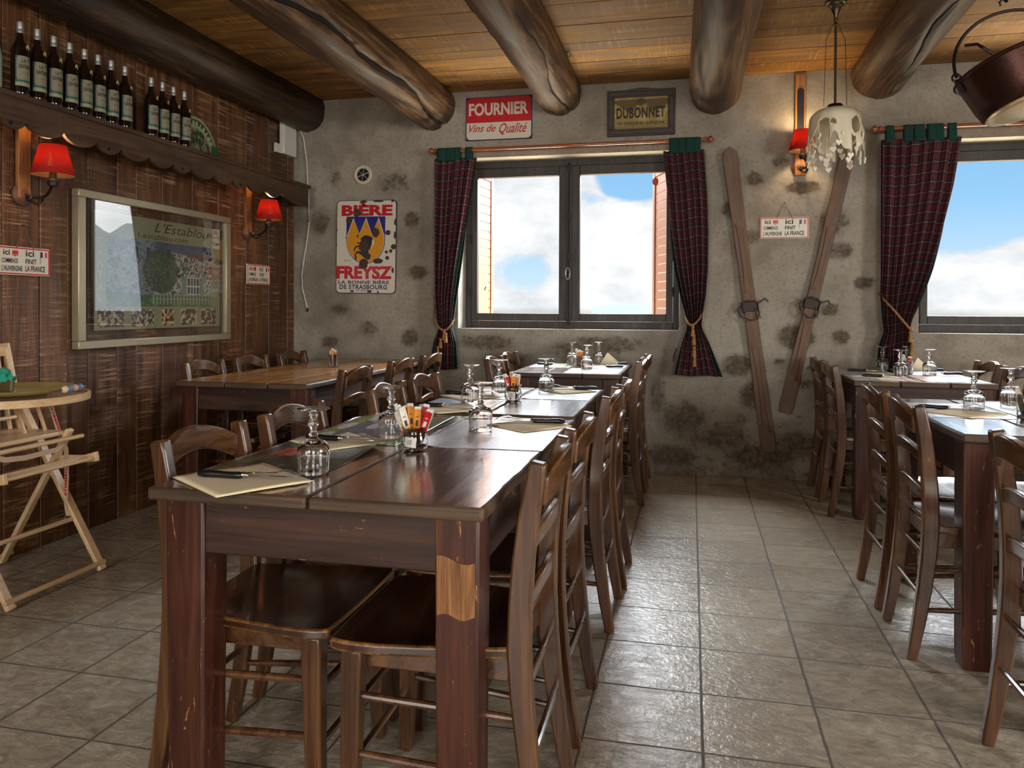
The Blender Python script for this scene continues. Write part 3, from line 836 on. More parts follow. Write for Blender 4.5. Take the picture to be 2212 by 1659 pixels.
chair(1.73, 4.84, 0, 'wooden chair right of the far right table, farther from the wall', GE, .0)
chair(1.665, 3.52, 0, 'wooden chair across the near right table, half hidden farther from the viewer', GF, .0)
chair(1.665, 3.06, 0, 'wooden chair across the near right table, its shiny seat showing behind the front table leg', GF, .0)

# ------------------------------------------------------------------ tables
def table(x0, x1, y0, y1, planks, lab, top_m=None, worn=False, ins=.015, H=.79):
    t = thing('dining_table', lab, 'table', ((x0+x1)/2, (y0+y1)/2, 0), 0, 'heavy old wooden tables')
    ox, oy = (x0+x1)/2, (y0+y1)/2
    tp = MB()
    for k, (a, b_) in enumerate(zip(planks, planks[1:])):
        tp.tint = random.uniform(.3, .9); dy = random.uniform(-.004, .004)
        n = 24; pts0 = []
        # slightly uneven plank ends and edges
        vs = []; fs = []
        for zi, zv in enumerate((H-.030, H)):
            for i in range(n+1):
                yy = y0+dy+(y1-y0)*i/n
                wl = .0015*math.sin(i*2.1+k) if k else .002*math.sin(i*.9+x0)+.0012*math.sin(i*2.3)
                wr = .0015*math.sin(i*1.7+k) if k < len(planks)-2 else .002*math.sin(i*1.1+x1)+.0012*math.sin(i*2.9)
                vs += [(a+.0018+wl-ox, yy-oy, zv), (b_-.0018+wr-ox, yy-oy, zv)]
        K = 2*(n+1)
        for i in range(n):
            q = 2*i
            fs += [(K+q, K+q+1, K+q+3, K+q+2), (q, q+2, q+3, q+1), (q, K+q, K+q+2, q+2), (q+1, q+3, K+q+3, K+q+1)]
        fs += [(0, 1, K+1, K), (2*n, K+2*n, K+2*n+1, 2*n+1)]
        nf = len(tp.f); tp.add(vs, fs)
        for i_, f_ in enumerate(fs):
            if (i_ % 4 in (2, 3) and i_ < 4*n) or i_ >= 4*n: tp.m[nf+i_] = 1
    tp.build('tabletop', [top_m or top_w, top_edge], t, bevel=.007, bmat=1, seg=2, smooth=50)
    L = .098
    for sx in (0, 1):
        for sy in (0, 1):
            cx = (x0+ins+L/2 if sx == 0 else x1-ins-L/2)-ox; cyy = (y0+.035+L/2 if sy == 0 else y1-.035-L/2)-oy
            l = MB(); l.sweep([(cx, cyy, 0), (cx, cyy, .04), (cx, cyy, .4), (cx, cyy, H-.031)], [(L/2-.008, L/2-.008), (L/2-.004, L/2-.004), (L/2-.002, L/2-.002), (L/2, L/2)], (0, 1, 0))
            lg = l.build('leg', [leg_w, dark_edge], t, bevel=.006, bmat=1)
            if worn and sx == 1 and sy == 0:
                q = MB(); n = 12; vs = []; 
                for i in range(n+1):
                    u = i/n; xx = cx-L/2+.006+(L-.014)*u
                    vs += [(xx, cyy-L/2-.0012, .548+.006*math.sin(u*7)), (xx, cyy-L/2-.0012, .668+.008*math.sin(u*5+1))]
                q.add(vs, [(2*i, 2*i+2, 2*i+3, 2*i+1) for i in range(n)])
                tag(q.build('scraped_patch', bare_w, lg, smooth=0), 'bare scraped wood patch')
    za, zb = .635, H-.031
    ya, yb = y0+.045-oy, y1-.045-oy; xa, xb = x0+ins+.012-ox, x1-ins-.012-ox
    a = MB(); a.box(xa+L-.02, xb-L+.02, ya, ya+.025, za, zb); a.build('apron', apron_w, t, bevel=.003)
    a = MB(); a.box(xa+L-.02, xb-L+.02, yb-.025, yb, za, zb); a.build('apron', apron_w, t, bevel=.003)
    a = MB(); a.box(xa, xa+.025, ya+L-.02, yb-L+.02, za, zb); a.build('apron', apron_y, t, bevel=.003)
    a = MB(); a.box(xb-.025, xb, ya+L-.02, yb-L+.02, za, zb); a.build('apron', apron_y, t, bevel=.003)
    return t
table(-1.192, -.407, 1.52, 2.79, [-1.192, -.80, -.407], 'nearest wooden table with a scraped bare patch on its right front leg', worn=True, ins=.020)
table(-1.095, -.42, 2.86, 3.84, [-1.095, -.76, -.42], 'wooden table in the middle of the left row, set behind the nearest one')
table(-1.10, -.415, 4.71, 5.62, [-1.10, -.88, -.65, -.415], 'wooden table standing under the double window, last of the left row')
table(-2.715, -1.94, 3.68, 5.62, [-2.715, -2.42, -2.17, -1.94], 'long empty golden-brown table beside the boarded wall', top_m=top_light)
table(.885, 1.62, 4.67, 5.60, [.885, 1.13, 1.38, 1.62], 'set wooden table at the far right behind the other right-hand table')
table(.860, 1.60, 2.79, 3.83, [.860, 1.12, 1.37, 1.60], 'right-hand table nearest the viewer, its top shining pale blue from the window')
table(.945, 1.70, 1.35, 2.56, [.945, 1.3, 1.70], 'dark table at the right edge, showing only one leg')

# ------------------------------------------------------------------ tableware
TZ = .7905
def make_glass():
    g = MB()   # stemmed goblet standing upside down; outer then inner wall
    out = [(.0365, 0), (.0375, .012), (.0385, .035), (.0395, .050), (.0385, .062), (.033, .073), (.022, .080), (.0115, .084),
           (.0085, .088), (.0120, .093), (.0085, .098), (.0070, .103), (.0105, .111), (.0135, .119), (.0105, .127), (.0075, .134), (.0115, .140), (.0085, .145),
           (.012, .149), (.036, .1545), (.0405, .1560), (.0408, .1575), (.039, .1582), (.006, .1580), (.0001, .1580)]
    inn = [(.0001, .0745), (.012, .073), (.026, .068), (.0345, .060), (.0375, .050), (.0368, .035), (.0358, .012), (.0350, 0)]
    g.lathe(inn+[(.03575, -.0004)]+out, 40)
    me = g.build('wine_glass', wineglass_m, smooth=60)
    return me
glass0 = make_glass(); gused = []
def wglass(x, y, lab, grp):
    y = min(y, 5.55)
    if not gused: o = glass0; gused.append(1)
    else: o = glass0.copy(); COL.objects.link(o)
    o.location = (x, y, TZ+.0008)
    tag(o, lab, 'glass', grp)
GG = 'upturned stemmed glasses'
for x, y, lab in [(-.898, 1.74, 'upturned stemmed glass on the dark placemat at the front of the nearest table'),
    (-.908, 2.271, 'upturned stemmed glass behind the sachet jar on the green placemat'),
    (-.675, 2.47, 'upturned stemmed glass on the pale placemat right of the numbered sachet jar'),
    (-.921, 3.20, 'upturned stemmed glass on the left half of the middle table, nearer'),
    (-.876, 3.542, 'upturned stemmed glass on the middle table, behind and left of its jar'),
    (-.678, 3.678, 'upturned stemmed glass on the middle table, right of its jar'),
    (-.818, 5.42, 'upturned stemmed glass left of the jar on the far window table'),
    (-.666, 5.07, 'upturned stemmed glass in front of the jar on the far window table'),
    (-.640, 5.52, 'upturned stemmed glass right of the jar on the far window table'),
    (1.215, 5.48, 'upturned stemmed glass on the far right table, closest to the curtain edge and aisle'),
    (1.223, 5.07, 'upturned stemmed glass on the far right table, in front of its jar'),
    (1.375, 5.53, 'upturned stemmed glass on the far right table, behind its jar'),
    (1.414, 5.18, 'upturned stemmed glass on the far right table, right of its jar'),
    (1.105, 3.45, 'upturned stemmed glass on the near right table, on the paper napkin side'),
    (1.308, 3.65, 'upturned stemmed glass on the near right table at the picture edge')]:
    wglass(x, y, lab, GG)

# placemats -------------------------------------------------------
def mat_paint(kind, seed):
    def f(u, v):
        n = len(u); rs = np.random.RandomState(seed)
        if kind == 'dark':      # dark forest landscape with a pale blue corner
            c = col(n, (40, 48, 46))
            k = fbm(u, v, 9, seed)
            c = put(c, np.clip((.55-np.abs(u-.22))*2.4, 0, 1)*np.clip((k-.42)*4, 0, 1), (118, 150, 66), .9)
            c = put(c, np.clip((k-.5)*3, 0, 1), (66, 84, 66), .7)
            c = put(c, (u > .62) & (v < .50+.1*k) & (v > .08), (150, 184, 206), .85)
            c = put(c, (u > .62) & (fbm(u, v, 24, seed+3) > .56) & (v < .5), (98, 112, 116), .7)
            r = (fbm(u, v, 16, seed+5) > .42)
            c = put(c, (np.abs(u-.80) < .17) & (np.abs(v-.74) < .12) & r, (224, 116, 52))
            c = put(c, (np.abs(u-.70) < .09) & (np.abs(v-.78) < .06) & r, (178, 70, 70))
            c = put(c, ((u-.30)/.06)**2+((v-.86)/.03)**2 < 1, (200, 110, 90)); c = put(c, ((u-.30)/.045)**2+((v-.86)/.02)**2 < 1, (60, 66, 60))
            c = put(c, (np.abs(u-.3) < .12) & (np.abs(v-.52) < .008), (170, 176, 150))
            c = put(c, (np.abs(u-.52) < .1) & (np.abs(v-.36) < .012) & r, (150, 80, 70))
            c = put(c, v < .06, (40, 46, 56))
            return c
        if kind == 'green':     # green advert sheet with white ovals round a dark blue map
            c = col(n, (140, 174, 74))
            c = put(c, fbm(u, v, 10, seed) > .55, (104, 134, 62), .6)
            m_ = (u > .10) & (u < .80) & (v > .16) & (v < .86)
            c = put(c, m_, (66, 96, 118)); c = put(c, m_ & (fbm(u, v, 14, seed+2) > .52), (92, 120, 140), .8)
            for cx, cyy in ((.22, .90), (.2, .55), (.24, .22), (.55, .92), (.58, .62), (.62, .28), (.84, .5), (.86, .82), (.45, .06)):
                e = ((u-cx)/.115)**2+((v-cyy)/.07)**2
                c = put(c, e < 1, (238, 240, 240)); c = put(c, (e < .6) & (np.sin(v*260) > .3) & (fbm(u, v, 40, seed) > .42), (110, 120, 130))
            c = put(c, (np.abs(u-.9) < .06) & (np.abs(v-.14) < .05), (180, 60, 50))
            return c
        if kind == 'pale':      # pale bluish sheet, faint printed columns
            c = col(n, (226, 228, 238))
            k = fbm(u, v, 10, seed)
            c = put(c, k > .5, (196, 202, 218), .6)
            m_ = (u > .06) & (u < .94) & (v > .07) & (v < .93)
            c = put(c, m_ & (np.sin(v*170) > .55) & (fbm(u, v*1, 30, seed+1) > .46) & (np.sin(u*18+1) > -.6), (140, 146, 166), .7)
            c = put(c, (np.abs(u-.5) < .2) & (np.abs(v-.55) < .16) & (k > .42), (186, 176, 172), .9)
            c = put(c, (v > .9) & (v < .96), (150, 165, 200), .7)
            return c
        c = col(n, (224, 220, 196)); k = fbm(u, v, 8, seed)   # cream and blue leaflet
        c = put(c, (v > .55), (176, 196, 222), .9); c = put(c, (v > .55) & (k > .52), (140, 168, 206), .7)
        c = put(c, (v > .2) & (v < .45) & (np.sin(u*40+v*10) > .2) & (k > .4), (196, 170, 96), .7)
        c = put(c, (v > .04) & (v < .16), (196, 80, 80) if seed % 2 else (110, 160, 90), .75)
        c = put(c, (np.sin(v*190) > .6) & (u > .1) & (u < .9) & (fbm(u, v, 34, seed) > .5), (120, 120, 130), .7)
        return c
    return f
def placemat(x0, x1, y0, y1, kind, seed, lab, curl=0.0, rot=0.0, nx=90, ny=60, side=1):
    cx, cyy = (x0+x1)/2, (y0+y1)/2
    def pos(u, v):
        X = (x0-cx)+(x1-x0)*(v if side > 0 else 1-v); Y = (y0-cyy)+(y1-y0)*(u if side > 0 else 1-u)
        Zc = curl*np.clip((v-.80)/.2, 0, 1)**2*np.clip((u-.55)/.45, 0, 1)
        Zc = Zc+.0009*fbm(u, v, 5, seed+40)
        return np.stack([X, Y, Zc], 1)
    if side > 0: kk = lambda u, v: mat_paint(kind, seed)(u, 1-v)
    else: kk = lambda u, v: mat_paint(kind, seed)(u, 1-v)
    o = picture('placemat', nx, ny, pos, kk, matp_m, loc=(cx, cyy, TZ+.0004))
    o.rotation_euler = (0, 0, rot)
    md = o.modifiers.new('thick', 'SOLIDIFY'); md.thickness = .0004; md.offset = 1
    tag(o, lab, 'placemat', 'paper placemats'); return o
placemat(-1.165, -.868, 1.60, 2.115, 'dark', 3, 'dark glossy paper placemat with forest picture, front left of the nearest table', curl=.018)
placemat(-1.165, -.840, 2.13, 2.72, 'green', 8, 'green paper placemat printed with white ovals, back left of the nearest table', curl=.006)
placemat(-.795, -.412, 2.15, 2.69, 'pale', 5, 'pale bluish paper placemat right of the numbered sachet jar', curl=.016, side=-1, rot=.02)
placemat(-1.085, -.79, 2.88, 3.28, 'cream', 12, 'cream and blue paper placemat at the near left of the middle table')
placemat(-1.085, -.77, 3.32, 3.72, 'green', 15, 'green edged paper placemat at the far left of the middle table')
placemat(-.735, -.43, 3.36, 3.80, 'pale', 17, 'pale paper placemat right of the jar on the middle table', curl=.006, side=-1)
placemat(-.77, -.43, 4.74, 5.12, 'pale', 21, 'pale paper placemat at the near edge of the far window table', side=-1, nx=50, ny=40)
placemat(-1.07, -.80, 5.14, 5.52, 'cream', 22, 'paper placemat on the far left corner of the far window table', nx=50, ny=40)
placemat(-.74, -.43, 5.16, 5.56, 'cream', 25, 'paper placemat on the far right corner of the far window table, by the folded napkin', side=-1, nx=50, ny=40)
placemat(.90, 1.22, 4.71, 5.11, 'cream', 31, 'colourful paper placemat at the near left of the far right table', nx=50, ny=40)
placemat(.90, 1.22, 5.15, 5.52, 'cream', 32, 'colourful paper placemat at the far left of the far right table', nx=50, ny=40)
placemat(1.27, 1.60, 4.72, 5.12, 'cream', 33, 'cream paper placemat at the near right of the far right table', side=-1, nx=50, ny=40)
placemat(1.27, 1.60, 5.16, 5.52, 'pale', 34, 'pale paper placemat at the far right of the far right table', side=-1, nx=50, ny=40)
placemat(1.20, 1.55, 3.22, 3.76, 'cream', 36, 'paper placemat under the glass at the right edge of the near right table', side=-1, rot=.03)
placemat(.875, 1.17, 3.20, 3.66, 'pale', 38, 'pale paper placemat under the knife on the near right table')

# napkins, knives, forks -------------------------------------------
def napkin(x, y, rot, w_, d_, lab, z=TZ+.0018, seed=0):
    m_ = MB(); n = 14
    for lay, (dx, dy, zz) in enumerate(((0, 0, 0), (.004, .005, .0016))):
        vs = []; fs = []
        for j in range(n+1):
            for i in range(n+1):
                u = i/n; v_ = j/n
                zz2 = zz+.0022*(.5+.5*math.sin(5*u+seed+3*v_))*(1-abs(2*v_-1)**3)*(.3+lay*.7)+.003*max(0, v_-.8)*5*max(0, math.sin(3*u+seed))
                vs.append(((u-.5)*w_+dx, (v_-.5)*d_+dy, zz2))
        fs = [(j*(n+1)+i, j*(n+1)+i+1, (j+1)*(n+1)+i+1, (j+1)*(n+1)+i) for j in range(n) for i in range(n)]
        m_.add(vs, fs)
    o = m_.build('napkin', napkin_m, smooth=60, loc=(x, y, z)); o.rotation_euler = (0, 0, rot)
    s = o.modifiers.new('thick', 'SOLIDIFY'); s.thickness = .0008; s.offset = 1
    return tag(o, lab, 'napkin', 'cream paper napkins under cutlery')
def make_knife():
    t = thing('table_knife', '', 'knife', group='black handled knives')
    h = MB(); P = [(-.055+.011*k, 0, .0075+.001*math.sin(k*.6)) for k in range(11)]
    h.tube(P, [.0055, .0085, .0092, .0090, .0086, .0083, .0082, .0083, .0085, .0086, .0070], 12)
    h.build('handle', black_pl, t)
    f = MB(); f.tube([(.055, 0, .0085), (.060, 0, .0085), (.066, 0, .008)], [.0072, .0066, .0032], 12); f.build('ferrule', steel, t)
    b_ = MB(); vs = []; prof = [(.064, -.0035, .004), (.08, -.007, .006), (.13, -.008, .0075), (.155, -.007, .006), (.172, -.002, .002)]
    for x_, a, c in prof: vs += [(x_, a, .006), (x_, c, .006), (x_, a, .0072), (x_, c, .0072)]
    fs = []
    for i in range(len(prof)-1):
        q = 4*i; fs += [(q, q+1, q+5, q+4), (q+2, q+6, q+7, q+3), (q, q+4, q+6, q+2), (q+1, q+3, q+7, q+5)]
    b_.add(vs, fs); b_.build('blade', steel, t, smooth=20)
    return t
def make_fork():
    t = thing('table_fork', '', 'fork', group='steel forks')
    h = MB()
    P = [(-.10, 0, .004), (-.09, 0, .0045), (-.05, 0, .006), (0, 0, .009), (.025, 0, .010), (.045, 0, .012)]
    h.sweep(P, [(.0075, .0011), (.0085, .0012), (.0055, .0014), (.0028, .0018), (.0026, .0018), (.006, .0013)], (0, 0, 1))
    h.sweep([(.045, 0, .012), (.055, 0, .0155), (.064, 0, .0175)], [(.006, .0013), (.0115, .0011), (.0125, .0010)], (0, 0, 1))
    h.build('handle', steel, t, bevel=.0004, seg=1)
    for k in range(4):
        y_ = -.0102+.0068*k
        MB().sweep([(.063, y_, .0175), (.08, y_, .0165), (.097, y_*.95, .011), (.105, y_*.93, .0065)], [(.0020, .0010), (.0018, .001), (.0015, .0009), (.0009, .0007)], (0, 0, 1)).build('tine', steel, t)
    return t
knife0 = make_knife(); fork0 = make_fork(); ku = []; fu = []
def cutlery(x, y, d, labk, labf=None, z=.004, a=0.0):
    """d=+1: handle to -x. (x, y) is the middle of the knife handle"""
    rz = a if d > 0 else PI+a
    if not ku: k = knife0; ku.append(1); k.location = (x, y, TZ+z); k.rotation_euler = (0, 0, rz); k['label'] = labk
    else: dup(knife0, (x, y, TZ+z), rz, labk)
    if labf:
        c, s = math.cos(rz), math.sin(rz); ox, oy = .085, .017*d
        fx, fy = x+c*ox-s*oy, y+s*ox+c*oy
        if not fu: k = fork0; fu.append(1); k.location = (fx, fy, TZ+z+.001); k.rotation_euler = (0, 0, rz-.10*d); k['label'] = labf
        else: dup(fork0, (fx, fy, TZ+z+.001), rz-.10*d, labf)
napkin(-1.022, 1.622, -.60, .262, .220, 'cream napkin hanging over the front left edge of the nearest table', seed=1, z=TZ+.0025)
cutlery(-1.068, 1.612, 1, 'black handled knife on the napkin at the front left of the nearest table', 'fork beside the black knife at the front left of the nearest table', z=.007, a=.10)
napkin(-1.03, 2.138, -.62, .225, .195, 'cream napkin across the joint of the dark and green placemats', seed=2, z=TZ+.0025)
cutlery(-1.075, 2.14, 1, 'black handled knife on the second napkin, left side of the nearest table', 'fork on the second napkin, left side of the nearest table', z=.007, a=-.06)
napkin(-.535, 2.59, PI/4+.1, .21, .20, 'cream napkin on the pale placemat at the right rear of the nearest table', seed=3, z=TZ+.0025)
cutlery(-.475, 2.635, -1, 'black handled knife on the pale placemat of the nearest table', 'fork on the pale placemat of the nearest table', z=.007, a=.02)
napkin(-.93, 2.93, PI/4, .2, .2, 'cream napkin at the near left corner of the middle table', seed=4, z=TZ+.0025)
cutlery(-1.02, 2.955, 1, 'black handled knife at the near left corner of the middle table', 'fork at the near left corner of the middle table', z=.007)
napkin(-.97, 3.36, PI/4, .2, .2, 'cream napkin at the far left of the middle table', seed=5, z=TZ+.0025)
cutlery(-1.04, 3.40, 1, 'black handled knife at the far left of the middle table', 'fork at the far left of the middle table', z=.007)
napkin(-.58, 3.70, PI/4, .2, .2, 'cream napkin at the right of the middle table', seed=6, z=TZ+.0025)
cutlery(-.495, 3.755, -1, 'black handled knife at the right of the middle table', 'fork at the right of the middle table', z=.007)
cutlery(-.99, 5.31, 1, 'black handled knife on the left of the far window table', z=.004)
cutlery(-.495, 5.20, -1, 'black handled knife on the right front of the far window table', z=.004)
cutlery(-.485, 5.49, -1, 'black handled knife at the far right of the far window table, by the folded napkin', z=.004, a=-.02)
cutlery(1.03, 5.33, 1, 'black handled knife at the far left of the far right table', z=.004)
napkin(1.05, 4.92, PI/4, .2, .2, 'cream napkin at the near left of the far right table', seed=8)
cutlery(1.03, 4.90, 1, 'black handled knife at the near left of the far right table', z=.006, a=-.02)
cutlery(1.555, 5.22, -1, 'black handled knife at the near right of the far right table', z=.004)
cutlery(1.53, 5.49, -1, 'black handled knife at the far right of the far right table, beyond the glasses', z=.004)
napkin(1.03, 3.33, PI/4-.1, .22, .21, 'brownish folded napkin under the knife on the near right table', seed=9)
cutlery(.945, 3.42, 1, 'black handled knife on the near right table', 'fork under the glass on the near right table', z=.006)
def standing_napkin(x, y, rz, lab):
    m_ = MB(); m_.add([(-.07, 0, 0), (.07, 0, 0), (-.015, .012, .085), (-.04, .05, 0), (.08, .05, 0)], [(0, 1, 2), (3, 2, 4), (0, 2, 3)])
    o = m_.build('folded_napkin', napkin_m, smooth=0, loc=(x, y, TZ+.002)); o.rotation_euler = (0, 0, rz)
    s = o.modifiers.new('thick', 'SOLIDIFY'); s.thickness = .001
    tag(o, lab, 'napkin', 'napkins folded to a point')
standing_napkin(-.56, 5.47, -.1, 'cream napkin folded to a standing point on the far window table')
standing_napkin(1.45, 5.50, .1, 'cream napkin folded to a standing point on the far right table')

# jars with sachets ------------------------------------------------
def jar(x, y, kind, lab, num=None, face=0.0):
    g = MB()
    if kind == 'tulip':
        out = [(.0001, 0), (.026, 0), (.033, .004), (.038, .018), (.0385, .032), (.034, .046), (.0315, .056), (.036, .064), (.0375, .068)]
        inn = [(.0355, .068), (.0345, .064), (.0295, .056), (.032, .046), (.0365, .032), (.036, .018), (.030, .0065), (.0001, .006)]
    else:
        out = [(.0001, 0), (.027, 0), (.031, .003), (.032, .03), (.034, .085)]; inn = [(.0325, .085), (.030, .03), (.027, .006), (.0001, .005)]
    g.lathe(out+inn, 36)
    t = g.build('sachet_jar', wineglass_m, smooth=60, loc=(x, y, TZ+.0006)); t.rotation_euler = (0, 0, face)
    tag(t, lab, 'jar', 'glass jars of sauce sachets')
    if num:
        l = MB(); vs = []; n = 8; R_ = .0393
        for i in range(n+1):
            a = -PI/2-.42+.84*i/n-.15
            for zz in (.012, .040): vs.append((R_*math.cos(a), R_*math.sin(a), zz+.002*math.cos(a*3)))
        l.add(vs, [(2*i, 2*i+2, 2*i+3, 2*i+1) for i in range(n)])
        lb = l.build('number_label', white_pl, t)
        q = MB(); wr = lambda X, Z: ((R_+.0006)*math.cos(-PI/2-.15+X/R_), (R_+.0006)*math.sin(-PI/2-.15+X/R_), Z)
        text(q, num, -.008, .004, .020, .034, wrap=wr, shear=.2); q.build('number', ink, lb, smooth=0)
    return t
def sach_mat(name, seed, c1, c2, c3):
    def f(u, v):
        n = len(u); c = col(n, c1); c = put(c, (v > .15) & (v < .5+.1*np.sin(u*6+seed)), c2); c = put(c, (v > .5) & (v < .66) & (u > .3) & (u < .7), c3)
        c = put(c, (np.sin(v*60) > .8) & (u > .2) & (u < .8), c3, .8); c = put(c, (v < .05) | (v > .95), (224, 222, 214)); return c
    return f
SK = [('white and red', (226, 220, 206), (196, 40, 40), (230, 190, 60)), ('orange', (220, 140, 50), (206, 116, 36), (60, 40, 30)),
      ('yellow and white', (232, 226, 210), (228, 182, 60), (60, 50, 40)), ('turquoise', (186, 214, 206), (64, 170, 160), (110, 196, 188)), ('red', (196, 30, 36), (180, 24, 32), (236, 226, 210))]
sach_me = []
for k, (nm, a, b_, c) in enumerate(SK):
    ob = picture('sachet', 6, 40, lambda u, v: np.stack([(u-.5)*.017, .0035*(1-(2*u-1)**2)*np.clip(np.sin(np.pi*v)*3, 0, 1), v*.108], 1), sach_mat(nm, k, a, b_, c), pap_m)
    md = ob.modifiers.new('thick', 'SOLIDIFY'); md.thickness = .004; md.offset = -1
    sach_me.append(ob)
sused = set()
def sachets(x, y, lst, where, R_=.016, zb=.009):
    for i, (k, a, tilt, twist) in enumerate(lst):
        if k in sused: o = sach_me[k].copy(); COL.objects.link(o)
        else: o = sach_me[k]; sused.add(k)
        dx, dy = math.cos(a), math.sin(a)
        rot = Matrix.Rotation(twist, 3, 'Z'); ax = Vector((-dy, dx, 0))
        q = Quaternion(ax, tilt).to_matrix() @ rot
        o.rotation_euler = q.to_euler(); r = R_*.45
        o.location = (x+dx*r, y+dy*r, TZ+zb+.0015*(i % 3)); s = (1.02 if len(lst) > 8 else .9)+.16*((i*37) % 5)/5; o.scale = (1, 1, s)
        tag(o, '%s sauce sachet %s' % (SK[k][0], where), 'sachet', '%s sachets %s' % (SK[k][0], where))
jar(-.764, 2.09, 'tulip', 'small round glass jar stuffed with sachets, with a handwritten table number', '10', .15)
sachets(-.764, 2.09, [(0, 3.6, .42, .3), (1, 3.1, .20, -.2), (2, 2.9, .45, .5), (3, 2.2, .30, .2), (4, .6, .22, .1), (0, .2, .36, -.3), (1, 5.4, .14, .4), (1, 4.3, .12, -.1), (4, 6.0, .40, .2), (2, 4.0, .30, .6), (1, 1.0, .15, .8), (0, 1.4, .25, -.4)], 'in the numbered jar on the nearest table')
jar(-.755, 3.30, 'tulip', 'round glass jar of orange sachets on the middle table', '22', .2)
sachets(-.755, 3.30, [(1, 0, .06, .1), (1, 1.2, .05, .6), (1, 2.4, .08, -.2), (4, 3.6, .25, .3), (0, 3.0, .32, .2), (1, 5.0, .06, .4), (2, .5, .16, .1)], 'in the jar on the middle table')
jar(-.738, 5.25, 'tulip', 'glass jar of sachets among the glasses on the far window table', None)
sachets(-.738, 5.25, [(1, 0, .06, .1), (4, 1.6, .12, .6), (0, 3.0, .16, -.2), (1, 4.4, .1, .3)], 'in the jar on the far window table')
jar(-2.325, 4.78, 'tumbler', 'tall tumbler of sachets alone on the long empty table', None)
sachets(-2.325, 4.78, [(1, 0, .06, .1), (4, 1.2, .1, .6), (2, 2.5, .1, -.2), (0, 3.6, .08, .3), (1, 5.0, .06, .4)], 'in the tumbler on the long empty table')
jar(1.30, 5.22, 'tumbler', 'glass tumbler of sachets among the glasses on the far right table', None)
sachets(1.30, 5.22, [(4, 0, .12, .1), (0, 2.9, .3, .6), (0, 3.4, .2, -.2), (4, 5.2, .08, .3)], 'in the tumbler on the far right table')
jar(1.24, 3.31, 'tumbler', 'glass tumbler of sachets cut by the right edge on the near right table', None)
sachets(1.24, 3.31, [(2, 3.2, .25, .1), (1, 2.6, .22, .6), (4, 0, .1, -.2), (0, 4.6, .1, .3)], 'in the tumbler at the right edge')

# ------------------------------------------------------------------ shelf with scalloped valance on the boarded wall
t = thing('wall_shelf', 'long dark wooden shelf with scalloped pelmet running along the boarded wall', 'shelf', (0, 0, 0))
SX, SZ = -2.912, 2.135
mb = MB(); mb.box(XL-.005, SX+.012, -.6, 5.575, SZ-.025, SZ); mb.build('shelf_board', valance_w, t, bevel=.003)
cusp = [2.777, 2.918, 3.131, 3.342, 3.511, 3.726, 3.931, 4.099, 4.326, 4.525, 4.705, 4.927, 5.137]
cusp = [2.777-.2*k for k in range(14, 0, -1)]+cusp
poly = []
for a, b_ in zip(cusp, cusp[1:]):
    w_ = b_-a
    for k in range(12):
        q = k/12; poly.append((a+w_*q, 2.014-.044*math.sin(PI*q)**.62))
poly += [(5.137+.38*q, 2.012-.050*math.sin(PI*q*.75)) for q in np.linspace(0, 1, 14)]
poly += [(5.55, 1.975), (5.56, SZ-.025), (cusp[0], SZ-.025)]
mb = MB(); n = len(poly)
# front board: polygon in YZ extruded in X (split in vertical strips so it stays a clean mesh)
ys = sorted(set([p[0] for p in poly])); low = {}
bot = poly[:-2]
for (ya, za), (yb_, zb_) in zip(bot, bot[1:]):
    if yb_-ya < 1e-6: continue
    X0, X1 = SX-.018, SX
    mb.add([(X0, ya, za), (X1, ya, za), (X1, ya, SZ-.025), (X0, ya, SZ-.025), (X0, yb_, zb_), (X1, yb_, zb_), (X1, yb_, SZ-.025), (X0, yb_, SZ-.025)],
           [(1, 5, 6, 2), (4, 0, 3, 7), (0, 4, 5, 1)])
mb.add([(SX-.018, 5.55, 1.975), (SX, 5.55, 1.975), (SX, 5.55, SZ-.025), (SX-.018, 5.55, SZ-.025)], [(0, 1, 2, 3)])
v_ = mb.build('pelmet', valance_w, t, smooth=25)
mb = MB(); mb.box(XL, SX-.018, 5.535, 5.553, 1.975, SZ-.025); mb.build('end_board', valance_w, t, bevel=.002)
for hy in (2.833, 3.422, 4.013, 4.613):
    h = MB(); h.lathe([(.0001, 0), (.010, 0)], 14, Matrix.Translation((SX+.0006, hy, 1.996)) @ Matrix.Rotation(PI/2, 4, 'Y'))
    h.build('drilled_hole', crack_m, v_, smooth=0)

